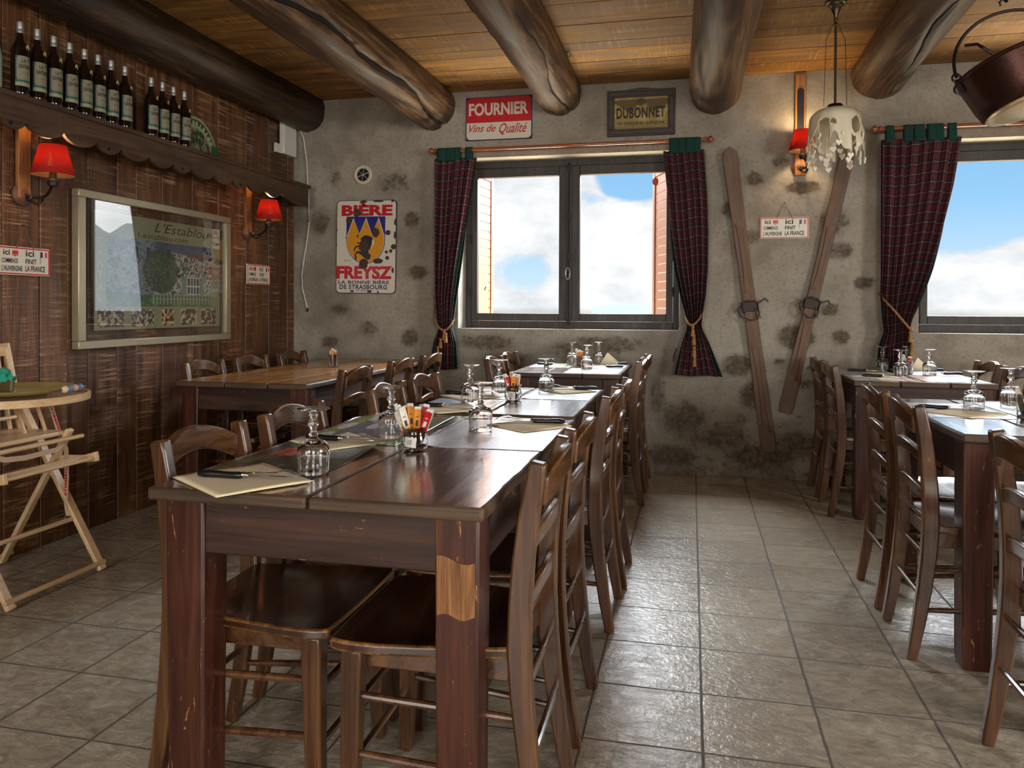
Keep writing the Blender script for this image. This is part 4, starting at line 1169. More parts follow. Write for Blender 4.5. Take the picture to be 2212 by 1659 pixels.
# bottles
def make_bottle():
    t = thing('liqueur_bottle', '', 'bottle', group='row of liqueur bottles on the shelf')
    b_ = MB(); b_.lathe([(.0001, 0), (.034, 0), (.0375, .004), (.038, .02), (.038, .205), (.034, .226), (.020, .250), (.0145, .268), (.0135, .30), (.0135, .335), (.0001, .335)], 28)
    b_.build('body', amber_glass, t, smooth=60)
    c = MB(); c.lathe([(.0148, .288), (.0152, .292), (.0152, .304), (.0147, .306), (.0152, .308), (.0152, .338), (.0001, .340)], 20); c.build('cap', cap_m, t, smooth=30)
    R_ = .0384; A0 = -.35     # label turned towards the room
    def pos(u, v):
        a = A0-.95+1.9*u
        return np.stack([R_*np.cos(a), R_*np.sin(a), .045+.135*v+.0*u], 1)
    def cl(u, v):
        n = len(u); c = col(n, (34, 82, 84))
        e = ((u-.54)/.47)**4+((v-.57)/.46)**4
        c = put(c, e < 1, (132, 124, 102)); c = put(c, v < .13, (150, 144, 116)); c = put(c, (v < .20) & (v > .13), (30, 92, 76))
        c = put(c, (np.abs(v-.42) < .025) & (u > .35) & (u < .85) & (np.sin(u*90) > -.2), (110, 96, 70))
        c = put(c, (np.abs(v-.26) < .012) & (u > .3) & (u < .8), (128, 112, 84))
        c = put(c, ((u-.8)/.07)**2+((v-.9)/.05)**2 < 1, (52, 80, 58)); return c
    lb = picture('label', 30, 36, pos, cl, en_m, t)
    q = MB(); wr = lambda X, Z: ((R_+.0006)*math.cos(A0+X/R_), (R_+.0006)*math.sin(A0+X/R_), Z)
    text(q, 'LA', -.010, .008, .150, .166, wrap=wr, bold=.02); text(q, 'GENTIANE', -.022, .030, .124, .142, wrap=wr, bold=.03)
    q.build('lettering', ink, lb, smooth=0)
    s = MB(); nn = 16; R2 = .0345
    s.add([(R2*math.cos(A0+.55)+.0*0, R2*math.sin(A0+.55), .222)]+[((R2+.0022)*math.cos(A0+.55+.011*math.cos(2*PI*k/nn)/R2), (R2+.0022)*math.sin(A0+.55+.011*math.cos(2*PI*k/nn)/R2), .222+.013*math.sin(2*PI*k/nn)) for k in range(nn)],
          [(0, 1+k, 1+(k+1) % nn) for k in range(nn)])
    s.build('neck_seal', simple('seal_paper', C8(186, 178, 134), .6), t, smooth=0)
    return t
bt = make_bottle()
ys_b = [2.935, 3.03, 3.125, 3.222, 3.317, 3.408, 3.50, 3.602, 3.81, 3.905, 4.002, 4.102]
ordn = ['first', 'second', 'third', 'fourth', 'fifth', 'sixth', 'seventh']
for k, y in enumerate(ys_b):
    if k < 7: lab = 'dark liqueur bottle, %s from the left in the group of eight on the shelf' % ordn[k]
    elif k == 7: lab = 'dark liqueur bottle, last of the eight, just before the gap in the row'
    else: lab = 'dark liqueur bottle, %s in the group of four after the gap' % ['first', 'second', 'third', 'last'][k-8]
    if k == 0: bt.location = (-2.965, y, SZ); bt['label'] = lab; bt.rotation_euler = (0, 0, 0)
    else: dup(bt, (-2.965, y, SZ), random.uniform(-.05, .05), lab)
t = thing('liqueur_bottle', 'pale bottle cut by the left edge of the photo, before the row of dark bottles', 'bottle', (-2.985, 2.80, SZ))
b_ = MB(); b_.lathe([(.0001, 0), (.04, 0), (.044, .01), (.044, .15), (.036, .20), (.016, .24), (.014, .29), (.0001, .29)], 24); b_.build('body', simple('frosted_bottle', C8(150, 156, 140), .35), t, smooth=60)
# half-round green enamel plate behind the last bottles
t = thing('advertising_plate', 'half-round green printed plate leaning on the shelf behind the last bottles', 'sign', (-3.10, 4.40, SZ))
def pos(u, v):
    a = PI*(1-u); r = .24*v
    return np.stack([0*u, r*np.cos(a)*1.02, r*np.sin(a)*1.12], 1)
def cl(u, v):
    n = len(u); c = col(n, (30, 74, 44)); c = put(c, (v > .93), (150, 160, 120)); c = put(c, (v > .74) & (v < .80), (150, 160, 120))
    c = put(c, (v < .72) & (fbm(u, v, 12, 4) > .45), (128, 120, 92)); c = put(c, (v < .72) & (fbm(u, v, 18, 9) > .55), (60, 48, 40))
    c = put(c, (v > .83) & (v < .90) & (np.sin(u*110) > 0), (170, 176, 140)); return c
picture('plate_face', 60, 24, pos, cl, en_m, t)
o = MB(); o.box(-.002, .004, .17, .245, .0, .115); pb = o.build('side_tab', simple('green_tab', C8(40, 84, 52), .5), t)
o = MB(); text(o, 'SALERS', -.06, .06, .25, .262, M=Matrix.Translation((.003, 0, -.05)) @ Matrix.Rotation(PI/2, 4, 'Z')) if False else None

# ------------------------------------------------------------------ wall lamps
shade_m, nt, p = mat('red_lampshade')
nt.put(p, 'Base Color', C8(164, 30, 20)); p.inputs['Roughness'].default_value = .9
tr = nt.new('ShaderNodeBsdfTranslucent'); tr.inputs[0].default_value = C8(206, 44, 20)
mx = nt.new('ShaderNodeMixShader'); mx.inputs[0].default_value = .22
nt.l.new(p.outputs[0], mx.inputs[1]); nt.l.new(tr.outputs[0], mx.inputs[2]); nt.l.new(mx.outputs[0], nt.n['Material Output'].inputs[0])
cut_m, nt, p = mat('shade_cutout')
nt.put(p, 'Base Color', C8(255, 214, 130)); tr = nt.new('ShaderNodeBsdfTranslucent'); tr.inputs[0].default_value = C8(255, 226, 150)
mx = nt.new('ShaderNodeMixShader'); mx.inputs[0].default_value = .85
nt.l.new(p.outputs[0], mx.inputs[1]); nt.l.new(tr.outputs[0], mx.inputs[2]); nt.l.new(mx.outputs[0], nt.n['Material Output'].inputs[0])
lining_m, nt, p = mat('shade_lining')
nt.put(p, 'Base Color', C8(248, 214, 160)); p.inputs['Roughness'].default_value = .9
tr = nt.new('ShaderNodeBsdfTranslucent'); tr.inputs[0].default_value = C8(255, 190, 130)
mx = nt.new('ShaderNodeMixShader'); mx.inputs[0].default_value = .5
nt.l.new(p.outputs[0], mx.inputs[1]); nt.l.new(tr.outputs[0], mx.inputs[2]); nt.l.new(mx.outputs[0], nt.n['Material Output'].inputs[0])
bulb_m, nt, p = mat('lit_bulb'); nt.put(p, 'Emission Color', (1, .62, .28, 1)); p.inputs['Emission Strength'].default_value = 12
plank_m = wood('lamp_board_wood', [C8(98, 58, 26), C8(150, 96, 46), C8(184, 126, 66)], 'Z', .45, .2)
def sconce(x, y, z, rz, lab, board, W, plate=False, off=.16):
    """local: wall in the XZ plane at y=0, lamp stands out towards -y; z is the wall rose height"""
    t = thing('wall_lamp', lab, 'lamp', (x, y, z), rz, 'red shaded wall lamps')
    b_ = MB(); b_.box(-.036, .036, -.022, -.0, board[0], board[1]); bd = b_.build('board', plank_m, t, bevel=.004)
    if plate:
        pp = MB(); pts = [(.022*math.cos(a), .022*math.sin(a)) for a in np.linspace(0, PI, 9)]
        pl_ = [(a, .50+b2) for a, b2 in pts]+[(a, .24-b2) for a, b2 in pts[::-1]]
        pp.prism([(a, b2+.02) for a, b2 in pl_[::-1]], -.028, -.022); pp.build('black_plate', black_en, bd, bevel=.001)
    r = MB(); r.lathe([(.0001, 0), (.055, 0), (.056, .006), (.045, .016), (.018, .024), (.0001, .026)], 24, Matrix.Rotation(PI/2, 4, 'X'))
    r.build('wall_rose', rose_m, t)
    a = MB(); P = []
    for k in range(15):
        q = k/14; P.append((.035*math.sin(q*PI*1.0), -.02-off*q, -.02*math.sin(q*PI*1.2)+.045*q**2))
    a.tube(P, .0075, 8)
    a.tube([(.012, -.05, -.035), (.03, -.06, -.045), (.04, -.08, -.03), (.03, -.095, -.015)], .006, 8)
    a.ball((0, -.05, -.022), .014, 8); a.build('arm', iron, t)
    c = MB(); c.lathe([(.0001, .03), (.022, .034), (.026, .05), (.022, .062), (.018, .066), (.014, .110), (.0001, .11)], 18, Matrix.Translation((0, -.02-off, 0))); c.build('cup', iron, t)
    u = MB(); u.ball((0, -.02-off, .135), .020, 8, sq=(1, 1, 1.5)); u.build('bulb', bulb_m, t)
    s = MB(); s.lathe([(.094, .085), (.058, .225)], 40, Matrix.Translation((0, -.02-off, 0)))
    sh = s.build('shade', [shade_m, lining_m], t, smooth=60)
    md = sh.modifiers.new('thick', 'SOLIDIFY'); md.thickness = .0012; md.material_offset = 1; md.offset = -1
    for aa in (-.95, -.95+2*PI/3*.92, -.95+4*PI/3):
        m_ = MB(); Q = lambda du, zz: (((.094-(zz-.085)*.257)+.0009)*math.sin(aa+du), -.02-off-((.094-(zz-.085)*.257)+.0009)*math.cos(aa+du), zz)
        for k in range(5):
            w_ = .15*(1-k/5.5); zz = .118+k*.014
            m_.add([Q(-w_, zz), Q(w_, zz), Q(w_*.35, zz+.010), Q(-w_*.35, zz+.010)], [(0, 1, 2, 3)])
        m_.build('fir_tree_cutout', cut_m, sh, smooth=0)
    l = bpy.data.lights.new('lamp_light', 'POINT'); l.energy = W; l.color = (1, .68, .36); l.shadow_soft_size = .022
    lo = bpy.data.objects.new('lamp_light', l); COL.objects.link(lo); lo.parent = t; lo.location = (0, -.02-off, .195)
    return t
LW = 2.4
sconce(XL+.004, 3.10, 1.725, PI/2, 'red shaded wall lamp at the far left, nearest on the boarded wall', (-.02, .40), LW)
sconce(XL+.004, 5.03, 1.725, PI/2, 'red shaded wall lamp on the boards near the room corner', (-.02, .40), LW)
sconce(.725, YB-.003, 2.17, 0, 'red shaded wall lamp on the stone wall, half hidden by the heart lampshade', (-.06, .64), LW*3, plate=True, off=.13)

# ------------------------------------------------------------------ framed poster on the boarded wall
t = thing('framed_poster', 'large silver framed country house poster under glass on the boarded wall', 'picture', (XL+.004, 0, 0), PI/2)
# local frame: x runs along +Y of the room, -y stands out from the wall
y0, y1, z0, z1 = 3.405, 4.765, .966, 1.80
D = .048; wf = .052
for nm, (a, b_, c, d_) in dict(a=(y0, y1, z0, z0+wf*.8), b=(y0, y1, z1-wf*.8, z1), c=(y0, y0+wf, z0+wf*.8, z1-wf*.8), d=(y1-wf, y1, z0+wf*.8, z1-wf*.8)).items():
    q = MB(); q.box(a, b_, -D, -.002, c, d_); q.build('frame_rail', silver_fr, t, bevel=.004)
q = MB(); q.box(y0+wf-.004, y1-wf+.004, -D+.014, -D+.017, z0+.038, z1-.038); q.build('glass', picglass_m, t, smooth=0)
PX0, PX1, PZ0, PZ1 = 3.535, 4.668, 1.060, 1.705
def pos(u, v): return np.stack([PX0+(PX1-PX0)*u, 0*u-.026, PZ0+(PZ1-PZ0)*v], 1)
def cl(u, v):
    n = len(u); c = col(n, (150, 146, 108)); c = put(c, fbm(u, v, 6, 2) > .55, (160, 158, 120), .5)
    # photograph of a stone house
    pu = (u-.075)/.84; pv = (v-.20)/.60; ph = (pu > 0) & (pu < 1) & (pv > 0) & (pv < 1)
    k = fbm(u, v, 30, 7, 5); k2 = fbm(u*1.0, v*.58, 120, 17, 3)
    c = put(c, ph, (72, 66, 66))
    sky = ph & (pv > .80); c = put(c, sky, (84, 88, 110))
    wall_ = ph & (pu > .42) & (pv > .18) & (pv < .86-.25*np.maximum(0, pu-.6)); c = put(c, wall_, (128, 122, 112)); c = put(c, wall_ & (k2 > .52), (196, 190, 178)); c = put(c, wall_ & (k2 < .44), (52, 46, 44))
    c = put(c, ph & (pu < .42) & (k > .45) & (pv > .2), (118, 124, 126)); c = put(c, ph & (pu < .42) & (k2 > .55), (156, 160, 160), .8)
    vine = ph & (((pu-.48)/.16)**2+((pv-.55)/.33)**2 < .8+.6*k); c = put(c, vine, (62, 70, 46)); c = put(c, vine & (k2 > .54), (104, 112, 74))
    for cx in (.25, .36, .55): c = put(c, ph & (np.abs(pu-cx) < .02) & (np.abs(pv-.82) < .07), (46, 50, 74))
    # window with green shutters
    w_ = ph & (np.abs(pu-.80) < .12) & (pv > .19) & (pv < .48)
    c = put(c, w_ & (np.abs(pu-.80) > .072), (126, 146, 116)); c = put(c, ph & (np.abs(pu-.80) < .072) & (pv > .19) & (pv < .48), (50, 56, 64))
    for cx in (.735, .77, .80, .83, .865): c = put(c, ph & (np.abs(pu-cx) < .004) & (pv > .19) & (pv < .48), (226, 226, 222))
    for cz in (.2, .33, .47): c = put(c, ph & (np.abs(pu-.80) < .07) & (np.abs(pv-cz) < .008), (226, 226, 222))
    # lawn and picket fence
    c = put(c, ph & (pv < .17), (76, 96, 56)); c = put(c, ph & (pv < .10) & (k > .5), (108, 126, 72))
    fe = ph & (pu > .38) & (pv < .2) & (pv > .03) & (np.sin(pu*190) > .15); c = put(c, fe, (158, 164, 140))
    c = put(c, ph & (pu > .38) & (np.abs(pv-.12) < .012), (150, 156, 130))
    # thumbnails
    for q, (a, b_) in enumerate(((.02, .20), (.25, .42), (.48, .58), (.64, .78), (.82, .96))):
        tm = (u > a) & (u < b_) & (v > .025) & (v < .175)
        c = put(c, tm, (54, 42, 34)); kk = fbm(u, v*.58, 70, 50+q, 4)
        c = put(c, tm & (kk > .5), [(140, 128, 112), (156, 150, 140), (190, 130, 80), (150, 138, 60), (90, 70, 56)][q]); c = put(c, tm & (kk > .6), (214, 186, 150)); c = put(c, tm & (kk < .4), (90, 46, 30))
    c = put(c, (u > .925) & (v > .80), (226, 224, 214))
    return c
pp = picture('poster', 400, 236, pos, cl, pap_m, t)
pw, ph_ = PX1-PX0, PZ1-PZ0
q = MB(); Yt = -.0268
text(q, "L'Establou", PX0+.42*pw, PX0+.89*pw, PZ0+.885*ph_, PZ0+.975*ph_, Yt, shear=.35)
text(q, "l-establou.com", PX0+.30*pw, PX0+.70*pw, PZ0+.815*ph_, PZ0+.865*ph_, Yt)
q.build('lettering', simple('poster_brown_ink', C8(72, 60, 46), .6), pp, smooth=0)
q = MB(); text(q, 'Renseignements', PX0+.70*pw, PX0+.985*pw, PZ0+.66*ph_, PZ0+.72*ph_, Yt, bold=.01); text(q, 'ici.', PX0+.86*pw, PX0+.92*pw, PZ0+.59*ph_, PZ0+.64*ph_, Yt, bold=.02)
text(q, '|||', PX0+.945*pw, PX0+.97*pw, PZ0+.945*ph_, PZ0+.985*ph_, Yt, bold=.03)
q.build('red_lettering', simple('poster_red_ink', C8(150, 30, 40), .6), pp, smooth=0)
q = MB(); text(q, 'Gîte 3 Epis', PX0+.93*pw, PX0+.995*pw, PZ0+.895*ph_, PZ0+.925*ph_, Yt); text(q, '12 pers', PX0+.93*pw, PX0+.995*pw, PZ0+.82*ph_, PZ0+.87*ph_, Yt, bold=.03)
q.build('black_lettering', ink, pp, smooth=0)
q = MB(); text(q, 'A 1 Km de', PX0+.86*pw, PX0+.985*pw, PZ0+.36*ph_, PZ0+.40*ph_, Yt); text(q, 'MURAT', PX0+.88*pw, PX0+.985*pw, PZ0+.30*ph_, PZ0+.34*ph_, Yt)
for k, ch in enumerate('CANTAL'): text(q, ch, PX0+.025*pw, PX0+.055*pw, PZ0+(.72-.095*k)*ph_, PZ0+(.78-.095*k)*ph_, Yt)
q.build('white_lettering', simple('poster_white_ink', C8(214, 210, 190), .6), pp, smooth=0)

# ------------------------------------------------------------------ hanging plaques
def plaque(x, y, z, rz, w_, h_, lab, hang):
    t = thing('hanging_plaque', lab, 'sign', (x, y, z), rz, 'hanging boundary plaques')
    b_ = MB(); b_.box(-w_/2, w_/2, -.012, -.002, -h_/2, h_/2); b_.build('backing', white_en, t, bevel=.003)
    r = MB(); e = .045*w_*.5; yy = -.0135
    r.box(-w_/2+.004, w_/2-.004, yy, -.011, h_/2-.010, h_/2-.004); r.box(-w_/2+.004, w_/2-.004, yy, -.011, -h_/2+.004, -h_/2+.010)
    r.box(-w_/2+.004, -w_/2+.010, yy, -.011, -h_/2+.010, h_/2-.010); r.box(w_/2-.010, w_/2-.004, yy, -.011, -h_/2+.010, h_/2-.010)
    r.build('red_border', red_en, t)
    W2, H2 = w_/2, h_/2; Yp = -.0128
    k = MB()
    def T(s, a, b2, c, d, **kw): text(k, s, a*W2, b2*W2, c*H2, d*H2, Yp, bold=.02, **kw)
    T('ici', -.80, -.56, .38, .76); T('COMMENCE', -.86, -.26, -.16, .16); T("L'AUVERGNE", -.86, -.09, -.72, -.34)
    T('ici', .04, .36, .34, .80); T('FINIT', .03, .46, -.18, .18); T('LA FRANCE', .02, .80, -.72, -.30)
    k.build('lettering', ink, t, smooth=0)
    g = MB(); g.box(-.46*W2, -.25*W2, Yp, -.0120, .48*H2, .72*H2)
    for j in range(3): g.box((-.46+.075*j)*W2, (-.41+.075*j)*W2, Yp, -.0120, (.30 if j == 1 else .36)*H2, .48*H2)
    g.build('crest', red_en, t)
    for j, mm in enumerate((navy_en, white_en, red_en)):
        f = MB(); f.box((.62+.085*j)*W2, (.705+.085*j)*W2, Yp-.0003, -.0120, .34*H2, .74*H2); f.build('flag_stripe', mm, t)
    f = MB(); f.tube([(.60*W2, Yp, -.1*H2), (.62*W2, Yp, .76*H2)], .0009, 6); f.build('flag_pole', ink, t)
    s = MB(); s.tube([(-.33*W2, -.014, H2-.008), (0, -.008, H2+hang), (.33*W2, -.014, H2-.008)], .0022, 6); s.build('cord', string_m, t)
    n = MB(); n.tube([(0, .005, H2+hang), (0, -.014, H2+hang+.001)], .0028, 8); n.build('nail', iron, t)
    return t
plaque(.625, YB-.001, 1.753, 0, .325, .148, 'red-rimmed white boundary plaque hung between the two skis', .10)
plaque(XL+.006, 3.105, 1.405, PI/2, .30, .135, 'red-rimmed white boundary plaque cut by the left edge, under the first red lamp', .105)
plaque(XL+.006, 5.175, 1.425, PI/2, .315, .145, 'red-rimmed white boundary plaque right of the silver framed poster', .09)

# ------------------------------------------------------------------ enamel signs
def rrect(x0, x1, z0, z1, r, n=6):
    P = []
    for cx, cz, a in ((x1-r, z1-r, 0), (x0+r, z1-r, PI/2), (x0+r, z0+r, PI), (x1-r, z0+r, 3*PI/2)):
        for k in range(n+1): P.append((cx+r*math.cos(a+PI/2*k/n), cz+r*math.sin(a+PI/2*k/n)))
    return P
# red and white wine sign
t = thing('enamel_sign', 'red and white enamel wine sign above the double window', 'sign', (-1.424, YB-.002, 2.617), 0)
w_, h_ = .512, .326
b_ = MB(); b_.prism(rrect(-w_/2, w_/2, -h_/2, h_/2, .006), -.012, -.002); b_.build('dark_backing', navy_en, t, bevel=.002)
b_ = MB(); P = rrect(-w_/2+.006, w_/2-.006, -h_/2+.006, h_/2-.006, .03); b_.prism(P, -.0135, -.011); b_.build('white_face', white_en, t)
b_ = MB(); R_ = [p for p in P if p[1] > 0]; R_ = [(w_/2-.006, -.030)]+R_+[(-w_/2+.006, -.030)]
b_.prism(R_, -.0145, -.0130); b_.build('red_band', red_en, t)
q = MB(); text(q, 'FOURNIER', -.232, .228, .022, .118, -.0148, bold=.035); q.build('white_lettering', white_en, t, smooth=0)
q = MB(); text(q, 'Vins de', -.228, -.022, -.100, -.044, -.0140, shear=.45, bold=.008); text(q, 'Qualité', .004, .222, -.128, -.040, -.0140, shear=.45, bold=.008); q.build('red_script', red_en, t, smooth=0)
for sx in (-1, 1):
    for sz in (-1, 1):
        q = MB(); q.ball((sx*(w_/2-.010), -.013, sz*(h_/2-.010)), .004, 6); q.build('screw', iron, t)
# gold aperitif sign in carved frame
t = thing('framed_sign', 'gilded aperitif sign in a carved dark wooden frame above the double window', 'sign', (-.364, YB-.002, 2.60), 0)
w_, h_ = .484, .33
for a, b2, c, d in ((-w_/2, w_/2, -h_/2, -h_/2+.052), (-w_/2, -w_/2+.052, -h_/2+.052, h_/2-.052), (w_/2-.052, w_/2, -h_/2+.052, h_/2-.052)):
    q = MB(); q.box(a, b2, -.028, -.002, c, d); q.box(a+.012, b2-.012, -.036, -.028, c+.012, d-.012); q.build('frame_rail', dark_pic_w, t, bevel=.004)
q = MB(); pol = [(-w_/2, h_/2-.052), (w_/2, h_/2-.052), (w_/2, h_/2)]+[(w_/2*(1-2*k/12), h_/2+.014*math.exp(-((k-6)/2.0)**2)) for k in range(1, 12)]+[(-w_/2, h_/2)]
q.prism(pol, -.030, -.002); q.box(-w_/2+.012, w_/2-.012, -.036, -.030, h_/2-.042, h_/2-.012); q.build('frame_rail', dark_pic_w, t, bevel=.003)
def pos(u, v): return np.stack([-.192+.384*u, 0*u-.020, -.115+.23*v], 1)
def cl(u, v):
    n = len(u); c = col(n, (160, 138, 70)); k = fbm(u, v, 7, 5, 4)
    c = put(c, np.clip((k-.45)*4, 0, 1), (186, 170, 104)); c = put(c, (v > .62+.12*np.cos(u*12)+.1*k) & (v < .93), (92, 78, 44), .85)
    c = put(c, np.clip((.3-v)*3, 0, 1)*k, (96, 92, 64)); e = ((u-.5)/.09)**2+((v-.84)/.12)**2; c = put(c, e < 1, (76, 66, 42), .8); return c
sp_ = picture('gilded_panel', 70, 44, pos, cl, en_m, t)
q = MB(); text(q, 'DUBONNET', -.176, .172, -.038, .042, -.0206, bold=.035, space=1.1); text(q, 'VIN TONIQUE AU QUINQUINA', -.172, .168, -.088, -.062, -.0206, bold=.02); q.build('black_lettering', black_en, t, smooth=0)
# beer sign
t = thing('enamel_sign', 'chipped white enamel beer sign with a blue and gold shield, left of the window', 'sign', (-2.493, YB-.002, 1.661), 0)
t.rotation_euler = (0, .012, 0)
w_, h_ = .505, .735
b_ = MB(); b_.prism(rrect(-w_/2, w_/2, -h_/2, h_/2, .035), -.010, -.002); b_.build('dark_rim', black_en, t, bevel=.002)
b_ = MB(); b_.prism(rrect(-w_/2+.005, w_/2-.007, -h_/2+.006, h_/2-.005, .032), -.0125, -.009); fc = b_.build('white_face', white_en, t)
def PX(x, z): return (-.2525+.505*(x-190)/960, .3675-.735*(z-95)/1450)   # sign drawing grid -> metres
for s_, (xa, za), (xb, zb) in (('BIÈRE', (270, 340), (1085, 130)), ('FREYSZ', (200, 1320), (1090, 1115))):
    q = MB(); a, c = PX(xa, za); b2, d = PX(xb, zb); text(q, s_, a, b2, c, d, -.0128, bold=.05)
    q.build('red_lettering', red_en, t, smooth=0)
q = MB()
for s_, (xa, za), (xb, zb), bo in (('LA BONNE BIÈRE', (230, 1395), (1045, 1330), .03), ('DE STRASBOURG', (250, 1478), (1015, 1405), .03), ('EN VENTE ICI', (520, 1508), (770, 1484), .01), ('MARQUE', (325, 1045), (430, 1024), .01)):
    a, c = PX(xa, za); b2, d = PX(xb, zb); text(q, s_, a, b2, c, d, -.0128, bold=bo, space=1.1)
q.build('navy_lettering', navy_en, t, smooth=0)
def shape(name, pts, yy, th, m_):
    q = MB(); P = [PX(*p) for p in pts]
    ar = sum(P[i][0]*P[(i+1) % len(P)][1]-P[(i+1) % len(P)][0]*P[i][1] for i in range(len(P)))
    if ar < 0: P = P[::-1]
    q.prism(P, yy, yy+th, mat=0); return q.build(name, m_, t, smooth=0)
def shield(x0, x1, ztop, zmid, zbot, n=14):
    cx = (x0+x1)/2; hw = (x1-x0)/2
    return [(cx-hw*math.cos(PI*k/n), zmid+(zbot-zmid)*math.sin(PI*k/n)) for k in range(n+1)]
shape('blue_field', [(352, 350), (352, 700)]+shield(352, 972, 0, 720, 1085)+[(972, 700), (972, 350)], -.0134, .001, blue_en)
pts = [(362, 640), (462, 380), (562, 620), (668, 375), (762, 625), (868, 375), (960, 640)]
cr = pts+shield(362, 960, 0, 720, 1072)[::-1]
shape('gold_outline', [(x, z+(-10 if i in (1, 3, 5) else 0)) for i, (x, z) in enumerate(cr)], -.0139, .0006, white_en)
cx_, cz_ = 661, 740
shape('gold_crown_shield', [(cx_+(x-cx_)*.975, cz_+(z-cz_)*.965+6) for x, z in cr], -.0145, .0006, gold_en)
horse = [(580, 700), (610, 670), (650, 640), (700, 645), (760, 665), (790, 720), (785, 790), (745, 840), (715, 870), (710, 910), (755, 950), (735, 1010), (700, 1020), (640, 985), (590, 940), (540, 915), (510, 950), (525, 985), (520, 1030), (505, 1025), (485, 955), (520, 890), (560, 885), (600, 890), (560, 860), (555, 820), (520, 830), (498, 860), (488, 915), (475, 860), (500, 810), (545, 795), (590, 800), (610, 770), (600, 730)]
shape('rearing_horse', horse, -.0150, .0006, black_en)
shape('horse_tail', [(535, 625), (520, 650), (530, 680), (545, 682), (540, 655), (560, 640)], -.0150, .0006, black_en)
shape('horse_hoof', [(530, 740), (530, 765), (555, 778), (578, 762), (555, 755)], -.0150, .0006, black_en)
shape('horse_tail', [(790, 690), (800, 760), (780, 810), (738, 850), (762, 790), (770, 720)], -.0151, .0006, white_en)
rc = np.random.RandomState(4)
for (x_, z_, rx, rz_) in [(522, 290, 58, 70), (398, 410, 52, 60), (822, 600, 62, 74), (640, 800, 75, 95), (1018, 603, 44, 40), (635, 1080, 75, 80), (860, 1040, 80, 44), (995, 900, 24, 26), (1065, 885, 26, 30), (1012, 990, 30, 32), (1110, 818, 44, 40), (1132, 440, 18, 50), (1130, 640, 20, 56), (1100, 1180, 18, 46), (625, 122, 56, 18), (860, 118, 90, 14), (1085, 118, 24, 16), (455, 1508, 32, 18), (735, 1510, 40, 22), (872, 1525, 14, 28), (205, 560, 8, 16), (200, 790, 8, 16), (345, 680, 8, 10)]:
    n = 16; P = [(x_+rx*(.85+.25*rc.rand())*math.cos(2*PI*k/n), z_+rz_*(.85+.25*rc.rand())*math.sin(2*PI*k/n)) for k in range(n)]
    shape('rust_chip', P, -.0155, .0006, rust_m)
# round wall vent
t = thing('wall_vent', 'small round cream vent in the plaster above the beer sign', 'vent', (-2.523, YB-.001, 2.228), 0)
R90 = Matrix.Rotation(PI/2, 4, 'X')
q = MB(); q.lathe([(.050, 0), (.075, 0), (.076, .008), (.068, .014), (.052, .012), (.050, .004)], 32, R90); q.build('rim', simple('cream_enamel', C8(208, 200, 176), .5), t)
q = MB(); q.lathe([(.0001, .001), (.052, .001)], 24, R90); q.build('dark_opening', black_en, t)
for k in range(3):
    q = MB(); q.bar((-.05*math.cos(.35+PI*k/3), -.008, -.05*math.sin(.35+PI*k/3)), (.05*math.cos(.35+PI*k/3), -.008, .05*math.sin(.35+PI*k/3)), .010 if k == 0 else .006, .002, (0, 1, 0)); q.build('vane', tin_m, t)
q = MB(); q.ball((0, -.009, 0), .010, 8, sq=(1, .4, 1)); q.build('hub', tin_m, t)

# junction boxes and cable in the corner
t = MB(); t.box(0, .24, -.0, .0, 0, 0) if False else None
b_ = MB(); b_.box(XL+.014, XL+.058, 5.47, 5.66, 2.375, 2.62); o = b_.build('junction_box', white_pl, None, bevel=.004)
tag(o, 'white plastic junction box high in the corner under the dark log', 'electrical box')
b_ = MB(); b_.box(XL+.008, XL+.030, 5.395, 5.465, 2.375, 2.445); o = b_.build('switch_box', white_pl, None, bevel=.003)
tag(o, 'small white switch box left of the junction box', 'electrical box')
cp = [(-3.06, 2.60), (-3.03, 2.53), (-3.005, 2.36), (-2.995, 2.161), (-2.984, 2.0), (-2.982, 1.865), (-2.995, 1.75), (-3.014, 1.643), (-3.036, 1.52), (-3.046, 1.421), (-3.038, 1.33), (-3.022, 1.273), (-2.997, 1.175)]
q = MB(); q.tube([(a, YB-.012, b2) for a, b2 in cp], .0055, 8); o = q.build('white_cable', white_pl); tag(o, 'loose white cable hanging down the stone wall beside the corner', 'cable')
q = MB(); q.tube([(-2.997, YB-.012, 1.178), (-2.993, YB-.013, 1.150)], [.007, .009], 8); q.build('cable_end', iron, o)
q = MB(); q.tube([(-.105+.0, YB+.004, .905), (-.102, YB-.012, .90), (-.118, YB-.016, .86), (-.125, YB-.010, .81)], .003, 6); o = q.build('wall_hook', iron); tag(o, 'thin iron hook in the wall under the window, above the far table', 'hook')
q = MB(); pts = [(-.78+.02*math.sin(a), 4.93, ZC-.022-.018*math.cos(a)) for a in np.linspace(0, 4.2, 12)]; q.tube([(-.78, 4.93, ZC+.003), (-.78, 4.93, ZC-.004)]+pts, .0022, 6)
o = q.build('ceiling_hook', iron); tag(o, 'small open hook screwed into the ceiling boards', 'hook')

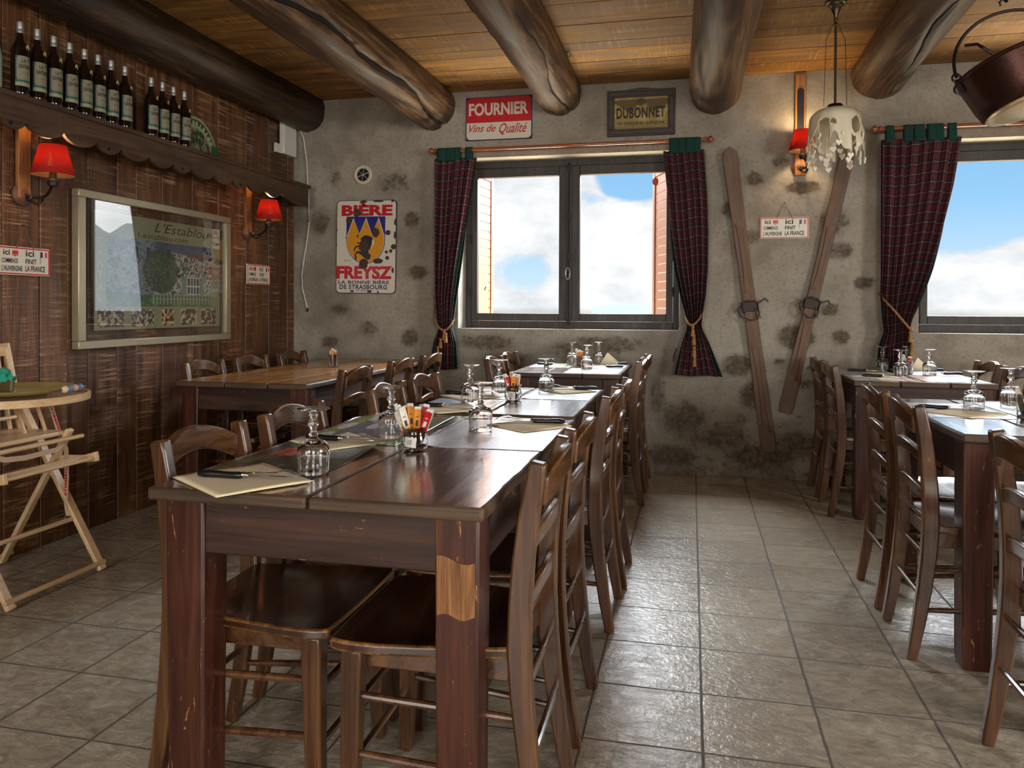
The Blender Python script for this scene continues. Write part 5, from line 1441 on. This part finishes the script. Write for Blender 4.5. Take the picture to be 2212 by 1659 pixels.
# ------------------------------------------------------------------ curtain rods, curtains and tiebacks
def rod(x0, x1, z, fins, lab):
    t = thing('curtain_rod', lab, 'curtain rod', (0, YB-.10, z))
    q = MB(); q.tube([(x0, 0, 0), (x1, 0, 0)], .0125, 16); q.build('pole', rod_w, t)
    for f, s in fins:
        q = MB(); M_ = Matrix.Translation((f, 0, 0)) @ Matrix.Rotation(s*PI/2, 4, 'Y')
        q.lathe([(.0001, -.01), (.020, -.008), (.020, .002), (.012, .006), (.012, .010), (.022, .018), (.025, .028), (.022, .040), (.010, .050), (.0001, .054)], 20, M_); q.build('finial', rod_w, t)
    for bx in (x0+.06, x1-.06):
        if bx < 3.3:
            q = MB(); q.tube([(bx, .10, -.01), (bx, .0, -.01)], .008, 8); q.tube([(bx+.018*math.cos(a), 0, .018*math.sin(a)) for a in np.linspace(0, 2*PI, 13)], .004, 6, cap=False); q.build('bracket', rod_w, t)
rod(-1.895, .090, 2.372, ((-1.897, -1), (.092, 1)), 'polished wooden curtain rod above the double window')
rod(1.215, 3.4, 2.392, ((1.213, -1),), 'polished wooden curtain rod above the right-hand window')
cl_m, nt, p = mat('plaid_curtain')
uv = nt.new('ShaderNodeTexCoord').outputs['UV']; sp = nt.new('ShaderNodeSeparateXYZ'); nt.l.new(uv, sp.inputs[0])
def stripe(c, period, off, wdt):
    f = nt.math('FRACT', nt.math('ADD', nt.math('DIVIDE', c, period), off))
    return nt.math('LESS_THAN', f, wdt)
U, V = sp.outputs[0], sp.outputs[1]
c = C8(50, 30, 42)
ru = stripe(U, .058, 0, .45); rv = stripe(V, .066, .2, .45)
c = nt.mix(nt.math('MULTIPLY', ru, .5), c, C8(116, 36, 50)); c = nt.mix(nt.math('MULTIPLY', rv, .5), c, C8(110, 34, 48))
gu = stripe(U, .116, .6, .14); gv = stripe(V, .132, .7, .12)
c = nt.mix(nt.math('MULTIPLY', gu, .55), c, C8(22, 40, 46)); c = nt.mix(nt.math('MULTIPLY', gv, .55), c, C8(22, 40, 46))
lu = stripe(U, .058, .27, .075); lv = stripe(V, .066, .45, .05)
c = nt.mix(nt.math('MULTIPLY', nt.math('MAXIMUM', lu, lv), .62), c, C8(188, 164, 146))
nt.put(p, 'Base Color', c); p.inputs['Roughness'].default_value = .95
b = nt.new('ShaderNodeBump', i_Strength=.3, i_Distance=.001); nt.put(b, 'Height', nt.noise(nt.new('ShaderNodeTexCoord').outputs['UV'], 900, 2)); nt.put(p, 'Normal', b.outputs[0])
tr = nt.new('ShaderNodeBsdfTranslucent'); nt.put(tr, 'Color', c)
mx = nt.new('ShaderNodeMixShader'); mx.inputs[0].default_value = .12
nt.l.new(p.outputs[0], mx.inputs[1]); nt.l.new(tr.outputs[0], mx.inputs[2]); nt.l.new(mx.outputs[0], nt.n['Material Output'].inputs[0])
def curtain(rows, folds, W_, lab, tabs, rodz, ph=0.0, ztie=1.03, side=1):
    rows = sorted(rows)   # by z ascending
    zs = np.array([r[0] for r in rows]); xl = np.array([r[1] for r in rows]); xr = np.array([r[2] for r in rows])
    z0, z1 = zs[0], zs[-1]
    Y0 = YB-.105
    nU, nV = 110, 90
    t = thing('curtain', lab, 'curtain', (0, Y0, 0), 0, 'red tartan curtains')
    def surf(dy=0, grow=0.0, zlo=z0, zhi=z1, hem=0):
        vs = []; uvs = []
        for j in range(nV+1):
            z_ = zlo+(zhi-zlo)*j/nV
            a = np.interp(z_, zs, xl)-grow; b2 = np.interp(z_, zs, xr)+grow; w_ = b2-a
            wmax = (xr-xl).max()
            near = math.exp(-((z_-ztie)/.16)**2)
            amp = .020+.028*(1-w_/wmax)-.012*near
            top = max(0, (z_-(z1-.10))/.10); amp *= (1-.35*top)
            for i in range(nU+1):
                u = i/nU
                s = math.sin(2*PI*folds*u+ph+.5*math.sin(z_*2.2+ph))
                s2 = math.sin(2*PI*folds*.5*u+1.3+z_*.8)
                x_ = a+w_*(u+.010*s2*math.sin(PI*u))
                vs.append((x_, dy-amp*s-.35*amp*s2, z_+.004*math.sin(9*u+ph)*(j == 0)))
                uvs.append((u*W_, z_+.012*math.sin(6.3*u)))
        fs = [(j*(nU+1)+i, j*(nU+1)+i+1, (j+1)*(nU+1)+i+1, (j+1)*(nU+1)+i) for j in range(nV) for i in range(nU)]
        return vs, fs, uvs
    vs, fs, uvs = surf()
    M = MB(); M.add(vs, fs); M.uv = uvs; o = M.build('panel', cl_m, t, smooth=80)
    s = o.modifiers.new('thick', 'SOLIDIFY'); s.thickness = .0018
    vs, fs, uvs = surf(dy=.020, grow=.004)
    # lining swings out a little past the print below the tie and along the inner edge
    out = []
    for (x_, y_, z_) in vs:
        a = np.interp(z_, zs, xl); b2 = np.interp(z_, zs, xr); u = (x_-a)/max(1e-3, b2-a)
        k = max(0, (ztie-z_)/.35); k2 = max(0, math.sin(PI*min(1, max(0, (z_-ztie)/.75))))
        inner = u if side > 0 else 1-u
        dx = ((1 if side > 0 else -1)*.014*k2*max(0, inner-.85)/.15) - (1 if side > 0 else -1)*.030*min(1, k)*max(0, .15-inner)/.15*(1 if side > 0 else 1) + (1 if side > 0 else -1)*.018*min(1, k)*max(0, inner-.85)/.15
        out.append((x_+dx, y_, z_))
    M = MB(); M.add(out, fs); o = M.build('lining', green_cl, t, smooth=80); s = o.modifiers.new('thick', 'SOLIDIFY'); s.thickness = .0012
    for (ta, tb) in tabs:   # tabs looped over the rod
        q = MB(); n = 14; w_ = 4; vs = []
        prof = [(.006, z1-.03), (.016, z1+.01), (.0165, rodz-.004)]+[(.0165*math.cos(a), rodz+.0165*math.sin(a)) for a in np.linspace(0, PI, 8)]+[(-.0165, rodz-.004), (-.020, z1+.01), (-.024, z1-.02)]
        for (py, pz) in prof:
            for k in range(w_+1):
                x_ = ta+(tb-ta)*k/w_; vs.append((x_, py+.004*math.sin(k*2.1+ta*60), pz))
        fs2 = [(i*(w_+1)+k, i*(w_+1)+k+1, (i+1)*(w_+1)+k+1, (i+1)*(w_+1)+k) for i in range(len(prof)-1) for k in range(w_)]
        q.add(vs, fs2); o = q.build('tab', green_cl, t, smooth=60); s = o.modifiers.new('thick', 'SOLIDIFY'); s.thickness = .0015
    return t
c1 = [(2.310, -1.9, -1.577), (2.038, -1.899, -1.619), (1.76, -1.898, -1.665), (1.482, -1.894, -1.711), (1.273, -1.889, -1.739), (1.099, -1.874, -1.757), (1.022, -1.859, -1.76), (.924, -1.888, -1.738), (.721, -1.895, -1.734)]
c2 = [(2.300, -.197, .076), (1.99, -.166, .1), (1.73, -.142, .108), (1.47, -.103, .106), (1.275, -.06, .092), (1.145, -.027, .07), (1.065, -.024, .065), (.95, -.055, .109), (.717, -.098, .18)]
c3 = [(2.318, 1.232, 1.709), (2.008, 1.232, 1.662), (1.704, 1.231, 1.593), (1.46, 1.23, 1.529), (1.277, 1.229, 1.469), (1.123, 1.244, 1.414), (1.046, 1.256, 1.403), (.954, 1.231, 1.415), (.8, 1.224, 1.411)]
curtain(c1, 6, 1.15, 'red tartan curtain with green tabs, left of the double window', [(-1.875, -1.80), (-1.80, -1.735), (-1.74, -1.69), (-1.655, -1.60)], 2.372, .3, side=1)
curtain(c2, 6, 1.15, 'red tartan curtain with green tabs, right of the double window', [(-.16, -.10), (-.10, -.045), (-.045, .01), (.005, .055)], 2.372, 1.6, side=-1)
curtain(c3, 7, 1.6, 'widest red tartan curtain, at the left of the right-hand window', [(1.25, 1.30), (1.36, 1.415), (1.42, 1.485), (1.50, 1.56), (1.555, 1.60), (1.625, 1.675)], 2.392, 2.4, side=1)
def tieback(pts, tas, hook, lab):
    t = thing('curtain_tieback', lab, 'tieback', (0, 0, 0), 0, 'twisted gold curtain tiebacks')
    def spl(P, n=10):
        out = []; P = [Vector(p) for p in P]
        for i in range(len(P)-1):
            p0 = P[max(i-1, 0)]; p1 = P[i]; p2 = P[i+1]; p3 = P[min(i+2, len(P)-1)]
            for k in range(n):
                s = k/n; out.append(.5*((2*p1)+(p2-p0)*s+(2*p0-5*p1+4*p2-p3)*s*s+(3*p1-p0-3*p2+p3)*s**3))
        return out+[P[-1]]
    S = spl(pts); L = [0]
    for a, b2 in zip(S, S[1:]): L.append(L[-1]+(b2-a).length)
    q = MB()
    for phs in (0, PI):      # two strands twisted round each other
        P = []
        for k, p in enumerate(S):
            tg = (S[min(k+1, len(S)-1)]-S[max(k-1, 0)]).normalized(); sd = tg.cross(Vector((0, 1, 0))).normalized(); u = sd.cross(tg)
            a = L[k]*2*PI/.028+phs; P.append(p+sd*.0042*math.cos(a)+u*.0042*math.sin(a))
        q.tube(P, .0052, 6)
    q.build('rope', rope_m, t)
    for (x_, y_, z_) in tas:
        q = MB(); q.lathe([(.0001, 0), (.010, -.003), (.011, -.014), (.007, -.024), (.011, -.032), (.013, -.050), (.014, -.075), (.0001, -.075)], 14, Matrix.Translation((x_, y_, z_))); q.build('tassel', rope_m, t, smooth=50)
    q = MB(); q.tube([(hook[0], YB+.006, hook[1]), (hook[0], YB-.05, hook[1])], .006, 8); q.ball((hook[0], YB-.055, hook[1]), .012, 8); q.build('hook', rod_w, t)
yq = YB-.155
tieback([(-1.905, YB-.05, 1.25), (-1.905, YB-.07, 1.16), (-1.885, YB-.13, 1.09), (-1.83, yq-.010, 1.03), (-1.79, yq-.012, 1.02), (-1.76, yq+.01, 1.05), (-1.745, YB-.09, 1.10)], [(-1.80, yq-.012, 1.015), (-1.785, yq-.018, 1.000), (-1.825, yq-.016, .96), (-1.845, yq-.016, .90)], (-1.91, 1.26), 'twisted gold rope tieback on the curtain left of the double window')
tieback([(.075, YB-.05, 1.29), (.085, YB-.08, 1.20), (.060, YB-.14, 1.13), (.02, yq-.010, 1.08), (-.01, yq-.012, 1.075), (-.03, yq+.01, 1.10), (-.04, YB-.09, 1.13)], [(.01, yq-.014, 1.07), (.018, yq-.018, 1.01), (.02, yq-.018, .93), (.022, yq-.014, .86)], (.078, 1.295), 'twisted gold rope tieback on the curtain right of the double window')
tieback([(1.235, YB-.05, 1.29), (1.25, YB-.11, 1.25), (1.30, yq-.012, 1.18), (1.355, yq-.014, 1.11), (1.395, yq-.014, 1.06), (1.41, yq+.0, 1.05), (1.415, YB-.09, 1.08)], [(1.395, yq-.016, 1.05), (1.405, yq-.018, .99), (1.40, yq-.018, .92), (1.408, yq-.014, .86)], (1.235, 1.295), 'twisted gold rope tieback on the widest curtain, by the right-hand window')

# ------------------------------------------------------------------ old skis
def ski(lab, top, bot, bind, w_, gro):
    """top, bot: (x, z) of the two ends on the wall; built along local Z"""
    d = Vector((top[0]-bot[0], 0, top[1]-bot[1])); L = d.length; ang = math.atan2(d.x, d.z)
    t = thing('wooden_ski', lab, 'ski', (bot[0], YB-.028, bot[1])); t.rotation_euler = (0, ang, 0)
    n = 60; vs = []; th = .013
    for i in range(n+1):
        s = i/n; z_ = L*s
        wd = w_/2*(1+.10*math.cos(PI*(s*2)))
        if s > .965: wd *= math.sqrt(max(.03, 1-((s-.965)/.035)**2*.96))
        if s < .012: wd *= .86
        thk = th*(1+.9*math.exp(-((s-bind)/.10)**2)); curv = -.03*max(0, (s-.90)/.10)**2
        vs += [(-wd, curv+.0, z_), (wd, curv+.0, z_), (wd, curv-thk, z_), (-wd, curv-thk, z_)]
    fs = [(i*4+k, i*4+(k+1) % 4, (i+1)*4+(k+1) % 4, (i+1)*4+k) for i in range(n) for k in range(4)]+[(3, 2, 1, 0), (n*4, n*4+1, n*4+2, n*4+3)]
    M = MB(); M.add(vs, fs); M.build('ski_body', ski_w, t, bevel=.003)
    for (ga, gb) in gro:     # raised centre rib tapering out to the edges
        R_ = MB(); m_ = 20; v2 = []
        for i in range(m_+1):
            s = i/m_; z_ = L*(ga+(gb-ga)*s); e = math.sin(PI*s)**.35 if 0 < s < 1 else 0
            ww = w_/2*(.98-.62*e); thk = th*(1+.9*math.exp(-(((ga+(gb-ga)*s)-bind)/.10)**2))
            v2 += [(-ww, -thk+.002, z_), (ww, -thk+.002, z_), (ww*.75, -thk-.007*max(.15, e), z_), (-ww*.75, -thk-.007*max(.15, e), z_)]
        R_.add(v2, [(i*4+k, i*4+(k+1) % 4, (i+1)*4+(k+1) % 4, (i+1)*4+k) for i in range(m_) for k in range(4)]); R_.build('centre_rib', ski_w, t)
    zb = L*bind
    P = MB(); P.box(-w_*.56, w_*.56, -.034, -.020, zb-.035, zb+.035); P.box(-w_*.60, -w_*.52, -.045, -.0, zb-.04, zb+.03); P.box(w_*.52, w_*.60, -.045, -.0, zb-.04, zb+.03); P.build('binding_plate', iron, t, bevel=.003)
    S = MB(); S.tube([(-w_*.62, -.035, zb+.03), (-w_*.2, -.062, zb+.045), (w_*.3, -.060, zb+.04), (w_*.62, -.035, zb+.02), (w_*1.15, -.025, zb+.045), (w_*1.35, -.02, zb+.02)], .006, 6)
    S.tube([(-w_*.64, -.03, zb+.02), (-w_*.95, -.035, zb-.02), (-w_*.75, -.045, zb-.06), (-w_*.1, -.055, zb-.095), (w_*.4, -.05, zb-.09), (w_*.62, -.035, zb-.04)], .0065, 6)
    S.build('leather_strap', leather, t)
    B_ = MB(); B_.tube([(w_*.50, -.04, zb-.01), (w_*.62, -.045, zb-.085), (w_*.35, -.045, zb-.095), (w_*.3, -.04, zb-.01)], .003, 6); B_.build('buckle', iron, t)
ski('old wooden ski leaning left, its tip beside the right curtain of the double window', (.250, 2.318), (.532, .195), .475, .092, [(.52, .75), (.06, .36)])
ski('old wooden ski leaning right, its top behind the heart lampshade', (1.055, 2.36), (.636, .468), .40, .086, [(.45, .68), (.12, .34)])

# ------------------------------------------------------------------ pendant with stiffened cloth and hearts
PXc, PYc = .742, 4.45
t = thing('pendant_lamp', 'hanging white cloth lampshade fringed with little hearts', 'lamp', (PXc, PYc, 0))
brass = simple('dull_brass', C8(96, 84, 64), .35, .9)
q = MB(); q.lathe([(.055, ZC), (.052, ZC-.008), (.042, ZC-.012), (.040, ZC-.02), (.028, ZC-.026), (.022, ZC-.045), (.010, ZC-.07), (.008, ZC-.09)], 28); q.build('ceiling_rose', brass, t, smooth=50)
q = MB(); q.tube([(0, 0, ZC-.08), (0, 0, 2.275)], .0065, 10); q.ball((0, 0, ZC-.095), .012, 8); q.ball((0, 0, ZC-.12), .009, 8); q.build('rod', brass, t)
q = MB(); q.lathe([(.0001, 2.292), (.035, 2.286), (.040, 2.279), (.036, 2.273), (.0001, 2.270)], 24); q.build('disc', iron, t)
for sx in (-1, 1):
    q = MB(); q.tube([(0, 0, ZC-.09), (sx*.05, .01*sx, ZC-.20), (sx*.058, .0, 2.28)], .0016, 5); q.build('wire', iron, t)
n1, n2 = 96, 40; vs = []; R0 = .128
def low(a): return 2.068+.040*math.sin(2*a+.5)+.030*math.sin(3*a+1.2)+.022*math.sin(7*a)+.028*math.sin(11*a+2)
for j in range(n2+1):
    s = j/n2
    for i in range(n1):
        a = 2*PI*i/n1
        if s < .28:   # domed top
            r = R0*math.sin(s/.28*PI/2)**.9+.0; z_ = 2.205+.066*math.cos(s/.28*PI/2)
        else:
            q_ = (s-.28)/.72; r = R0*(1+.10*q_)*(1+.05*math.sin(5*a+2)*q_+.03*math.sin(9*a)*q_); z_ = 2.205+(low(a)-2.205)*q_
        r *= 1+.012*math.sin(4*a+z_*30)+.008*math.sin(13*a)
        vs.append((max(r, .001)*math.cos(a), max(r, .001)*math.sin(a), z_))
holes = [(-2.15, .22, 2.165, .030), (-1.80, .10, 2.168, .016), (-.80, .26, 2.155, .045), (1.0, .3, 2.15, .04), (2.6, .25, 2.15, .04)]
fs = []
for j in range(n2):
    for i in range(n1):
        i2 = (i+1) % n1; a = 2*PI*(i+.5)/n1; z_ = (vs[j*n1+i][2]+vs[(j+1)*n1+i][2])/2
        if any((((a-ha+PI) % (2*PI)-PI)/hw)**2+((z_-hz)/hh)**2 < 1 for ha, hw, hz, hh in holes): continue
        if j > n2*.62 and math.sin(6*a+1)+.6*math.sin(11*a) > .62: continue
        fs.append((j*n1+i, (j+1)*n1+i, (j+1)*n1+i2, j*n1+i2))
M = MB(); M.add(vs, fs); o = M.build('cloth_shade', plaster_cl, t, smooth=70); s = o.modifiers.new('thick', 'SOLIDIFY'); s.thickness = .003
hp = [(0, -.9)]; 
HP = []
for k in range(24):
    a = 2*PI*k/24; x_ = .62*math.sin(a)**3*1.6; z_ = (13*math.cos(a)-5*math.cos(2*a)-2*math.cos(3*a)-math.cos(4*a))/16
    HP.append((x_*.017, z_*.018))
rh = np.random.RandomState(9)
for k in range(36):
    a = 2*PI*k/36+rh.uniform(-.08, .08); rr = R0*(1.08 if k % 2 else .95)+rh.uniform(-.01, .012); zt = low(a)+.02; zb = [1.985, 2.02, 2.06, 2.10, 1.965][k % 5]+rh.uniform(-.01, .01)
    M_ = Matrix.Translation((rr*math.cos(a), rr*math.sin(a), zb)) @ Matrix.Rotation(a+PI/2+rh.uniform(-.5, .5), 4, 'Z')
    q = MB(); q.prism(HP[::-1], -.004, .004, M_); h_ = q.build('heart', heart_m, t, bevel=.002)
    q = MB(); q.tube([(rr*math.cos(a), rr*math.sin(a), zb+.010), (rr*math.cos(a)*.99, rr*math.sin(a)*.99, max(zt, zb+.03))], .0011, 5); q.build('thread', heart_m, h_)

# ------------------------------------------------------------------ copper cauldron
t = thing('copper_cauldron', 'big old copper cauldron hanging tilted under the ceiling at the top right', 'cauldron', (1.445, 4.0, 2.318))
t.rotation_euler = (math.radians(-9), math.radians(-17), 0)
q = MB(); q.lathe([(.262, .006), (.268, 0), (.262, -.008), (.250, -.010), (.243, -.05), (.226, -.14), (.210, -.195), (.198, -.207), (.203, -.193), (.220, -.138), (.236, -.05), (.248, .0), (.262, .006)], 56); q.build('body', copper, t, smooth=50)
q = MB(); q.lathe([(.2035, -.200), (.198, -.2085), (.16, -.215), (.08, -.219), (.0001, -.220)], 48); q.build('base', copper_in, t, smooth=60)
q = MB(); q.lathe([(.0001, -.206), (.195, -.200)], 40); q.build('inner_floor', copper, t)
q = MB(); q.tube([(.25*math.cos(a), 0, .03+.235*math.sin(a)) for a in np.linspace(.0, PI, 26)], .0075, 8); q.build('bail_handle', iron, t)
for sx in (-1, 1):
    q = MB(); q.tube([(sx*.252+.018*math.cos(b2), .0, .03+.018*math.sin(b2)) for b2 in np.linspace(0, 2*PI, 13)], .005, 6, cap=False); q.box(sx*.25-.012, sx*.25+.012, -.014, .014, -.05, .018); q.build('lug', iron, t)
q = MB(); q.tube([(-.16, -.205, .012), (-.19, -.215, .05), (-.20, -.20, .08), (-.24, -.18, .10)], .007, 6); q.build('rim_hook', iron, t)
q = MB(); q.tube([(1.37, 3.985, 2.585), (1.366, 3.985, 2.60), (1.38, 3.985, 2.615), (1.395, 3.985, 2.60), (1.395, 3.985, ZC+.004)], .006, 8); o = q.build('ceiling_hook', iron)
o.location = (0, 0, 0); tag(o, 'iron hook in the ceiling boards carrying the copper cauldron', 'hook')

# ------------------------------------------------------------------ wooden high chair, tray, bowl
t = thing('high_chair', 'folding beech high chair with crossed legs and red-lettered strap beside the boards', 'high chair', (0, 0, 0))
ya, yb = 2.495, 2.975
for y_ in (ya, yb):
    q = MB(); q.bar((-2.565, y_, .012), (-3.02, y_, .77), .040, .020, (1, 0, 0)); q.build('front_leg', beech, t, bevel=.004)
    y2 = y_+(.024 if y_ < 2.7 else -.024)
    q = MB(); q.bar((-3.085, y2, .012), (-2.715, y2, .64), .036, .020, (1, 0, 0)); q.build('rear_leg', beech, t, bevel=.004)
    q = MB(); q.bar((-3.0, y_+(.0), .62), (-3.09, y_, 1.02), .034, .020, (1, 0, 0)); q.build('back_post', beech, t, bevel=.004)
    q = MB(); q.bar((-3.04, y_, .777), (-2.72, y_, .777), .026, .018, (0, 0, 1)); q.build('arm', beech, t, bevel=.003)
    q = MB(); q.sweep([(-2.80, y_, .500), (-2.66, y_, .505), (-2.59, y_, .520)], [(.010, .016), (.010, .017), (.010, .022)], (0, 0, 1)); q.build('footrest_side', beech, t, bevel=.004)
for (x_, z_, r) in ((-2.575, .042, .011), (-2.71, .235, .010), (-3.075, .045, .010), (-2.98, .69, .009), (-2.69, .605, .010)):
    q = MB(); q.tube([(x_, ya-.022, z_), (x_, yb+.022, z_)], r, 10); q.build('crossbar', beech_y, t)
for k in range(3):
    q = MB(); q.tube([(-2.605-.035*k, ya, .512), (-2.605-.035*k, yb, .512)], .0085, 10); q.build('footrest_bar', beech_y, t)
q = MB(); q.box(-3.04, -2.735, ya+.02, yb-.02, .615, .634); q.build('seat', beech_y, t, bevel=.004)
for yk in np.linspace(ya+.06, yb-.06, 5):
    q = MB(); q.bar((-3.0, yk, .634), (-3.075, yk, .98), .020, .008, (0, 1, 0)); q.build('back_slat', beech, t, bevel=.002)
q = MB(); q.bar((-3.085, ya, .99), (-3.085, yb, .99), .022, .06, (0, 0, 1)); q.build('back_rail', beech_y, t, bevel=.004)
for k in range(2):
    q = MB(); q.bar((-2.82, yb-.05-.11*k, .634), (-2.88, yb-.05-.11*k, .778), .016, .008, (0, 1, 0)); q.build('tray_support', beech, t, bevel=.002)
tray = []
for k in range(25):
    a = -PI/2+PI*k/24; tray.append((-2.78+.255*math.cos(a), (ya+yb)/2+.285*math.sin(a)))
poly = [(-3.02, ya-.045)]+tray+[(-3.02, yb+.045)]
q = MB(); n = len(poly); q.add([(a, b2, .792) for a, b2 in poly]+[(a, b2, .806) for a, b2 in poly], [tuple(range(n-1, -1, -1)), tuple(range(n, 2*n))]+[(i, (i+1) % n, n+(i+1) % n, n+i) for i in range(n)])
tr_ = q.build('tray', beech_y, t, bevel=.003)
q = MB(); q.sweep([(a, b2, .803) for a, b2 in poly], (.006, .016), (0, 0, 1)); q.build('rim', beech_y, tr_, bevel=.002, smooth=50)
q = MB(); q.tube([(-2.60, 2.70, .812), (-2.595, 2.72, .836), (-2.575, 2.76, .840), (-2.60, 2.92, .840), (-2.61, 2.93, .812)], .0022, 6); q.build('bead_wire', steel, tr_)
for k in range(4):
    q = MB(); q.ball((-2.578-.005*k, 2.775+.033*k, .8405), .0155, 9, sq=(.9, 1.05, 1)); q.build('bead', bead_m[[1, 0, 2, 0][k]], tr_)
# strap
strap_m = simple('beige_strap', C8(198, 168, 138), .8)
ys_ = yb-.0135
P = [(-2.845, ys_, .785), (-2.79, ys_, .64), (-2.745, ys_, .545), (-2.742, ys_, .42), (-2.748, ys_, .32), (-2.735, ys_, .245)]
q = MB(); q.sweep(P, (.0115, .0008), (0, 1, 0)); st_ = q.build('strap', strap_m, t)
# strap faces the viewer; letters along it
def strap_txt(p, q2, txt):
    p = Vector(p); q2 = Vector(q2); d = (q2-p); L = d.length; ang = math.atan2(d.z, d.x)
    m_ = MB(); M_ = Matrix.Translation(p) @ Matrix.Rotation(-ang, 4, 'Y')
    text(m_, txt, .01, L-.01, -.006, .006, 0, bold=.04, M=M_); m_.build('strap_lettering', red_en, st_, smooth=0)
strap_txt((-2.838, yb-.0150, .770), (-2.752, yb-.0150, .562), 'COMBELLE')
strap_txt((-2.7435, yb-.0150, .490), (-2.747, yb-.0150, .325), 'COMBELLE')
q = MB(); q.sweep([(-2.72, yb-.02, .61), (-2.70, yb-.10, .565), (-2.70, ya+.2, .56), (-2.70, ya+.1, .57), (-2.73, ya+.02, .61)], (.0008, .011), (0, 0, 1)); q.build('crotch_strap', strap_m, t)
q = MB(); q.tube([(-2.748, yb-.016, .245), (-2.722, yb-.016, .245), (-2.722, yb-.016, .222), (-2.748, yb-.016, .222), (-2.748, yb-.016, .245)], .002, 6); q.build('buckle', steel, st_)
q = MB(); n = 72; PR = []
for rad, zz in ((.0001, .0), (.17, .0), (.20, .006), (.225, .018), (.232, .020), (.226, .016), (.203, .003), (.172, -.003), (.0001, -.003)):
    PR.append((rad, zz))
vs = []; fs = []
for i, (rad, zz) in enumerate(PR):
    for j in range(n):
        a = 2*PI*j/n; sc2 = 1+(.018*math.cos(a*16) if rad > .22 else 0)
        vs.append((rad*sc2*math.cos(a), rad*sc2*math.sin(a), zz))
for i in range(len(PR)-1):
    for j in range(n): fs.append((i*n+j, i*n+(j+1) % n, (i+1)*n+(j+1) % n, (i+1)*n+j))
q.add(vs, fs); o = q.build('serving_platter', simple('olive_gold_platter', C8(184, 166, 96), .32, Coat_Weight=.3), smooth=60, loc=(-2.815, 2.75, .826)); tag(o, 'scalloped olive-yellow round platter resting on the high chair tray', 'platter')
q = MB(); q.lathe([(.0001, 0), (.045, 0), (.050, .006), (.052, .045), (.0535, .047), (.050, .045), (.048, .008), (.0001, .004)], 32); o = q.build('steel_bowl', steel, smooth=50, loc=(-2.865, 2.735, .8275)); tag(o, 'small stainless steel bowl standing on the olive-yellow platter', 'bowl')
vs = []; fs = []; n = 26
for i in range(n+1):
    for j in range(n+1):
        u = -1+2*i/n; v_ = -1+2*j/n; x_ = u*math.sqrt(1-v_*v_/2); y_ = v_*math.sqrt(1-u*u/2); r = math.hypot(x_, y_)
        vs.append((x_*.058*(1+.06*math.sin(7*math.atan2(y_, x_))), y_*.058, .052+.045*(1-r*r)+.010*math.sin(9*x_+3*y_)*math.cos(7*y_)+.006*math.sin(17*x_*y_)))
fs = [(i*(n+1)+j, (i+1)*(n+1)+j, (i+1)*(n+1)+j+1, i*(n+1)+j+1) for i in range(n) for j in range(n)]
q = MB(); q.add(vs, fs); o = q.build('green_cloth', simple('teal_cloth', C8(38, 150, 126), .7), smooth=70, loc=(-2.865, 2.735, .826)); s = o.modifiers.new('thick', 'SOLIDIFY'); s.thickness = .002
tag(o, 'crumpled teal green cloth stuffed in the small steel bowl', 'cloth')
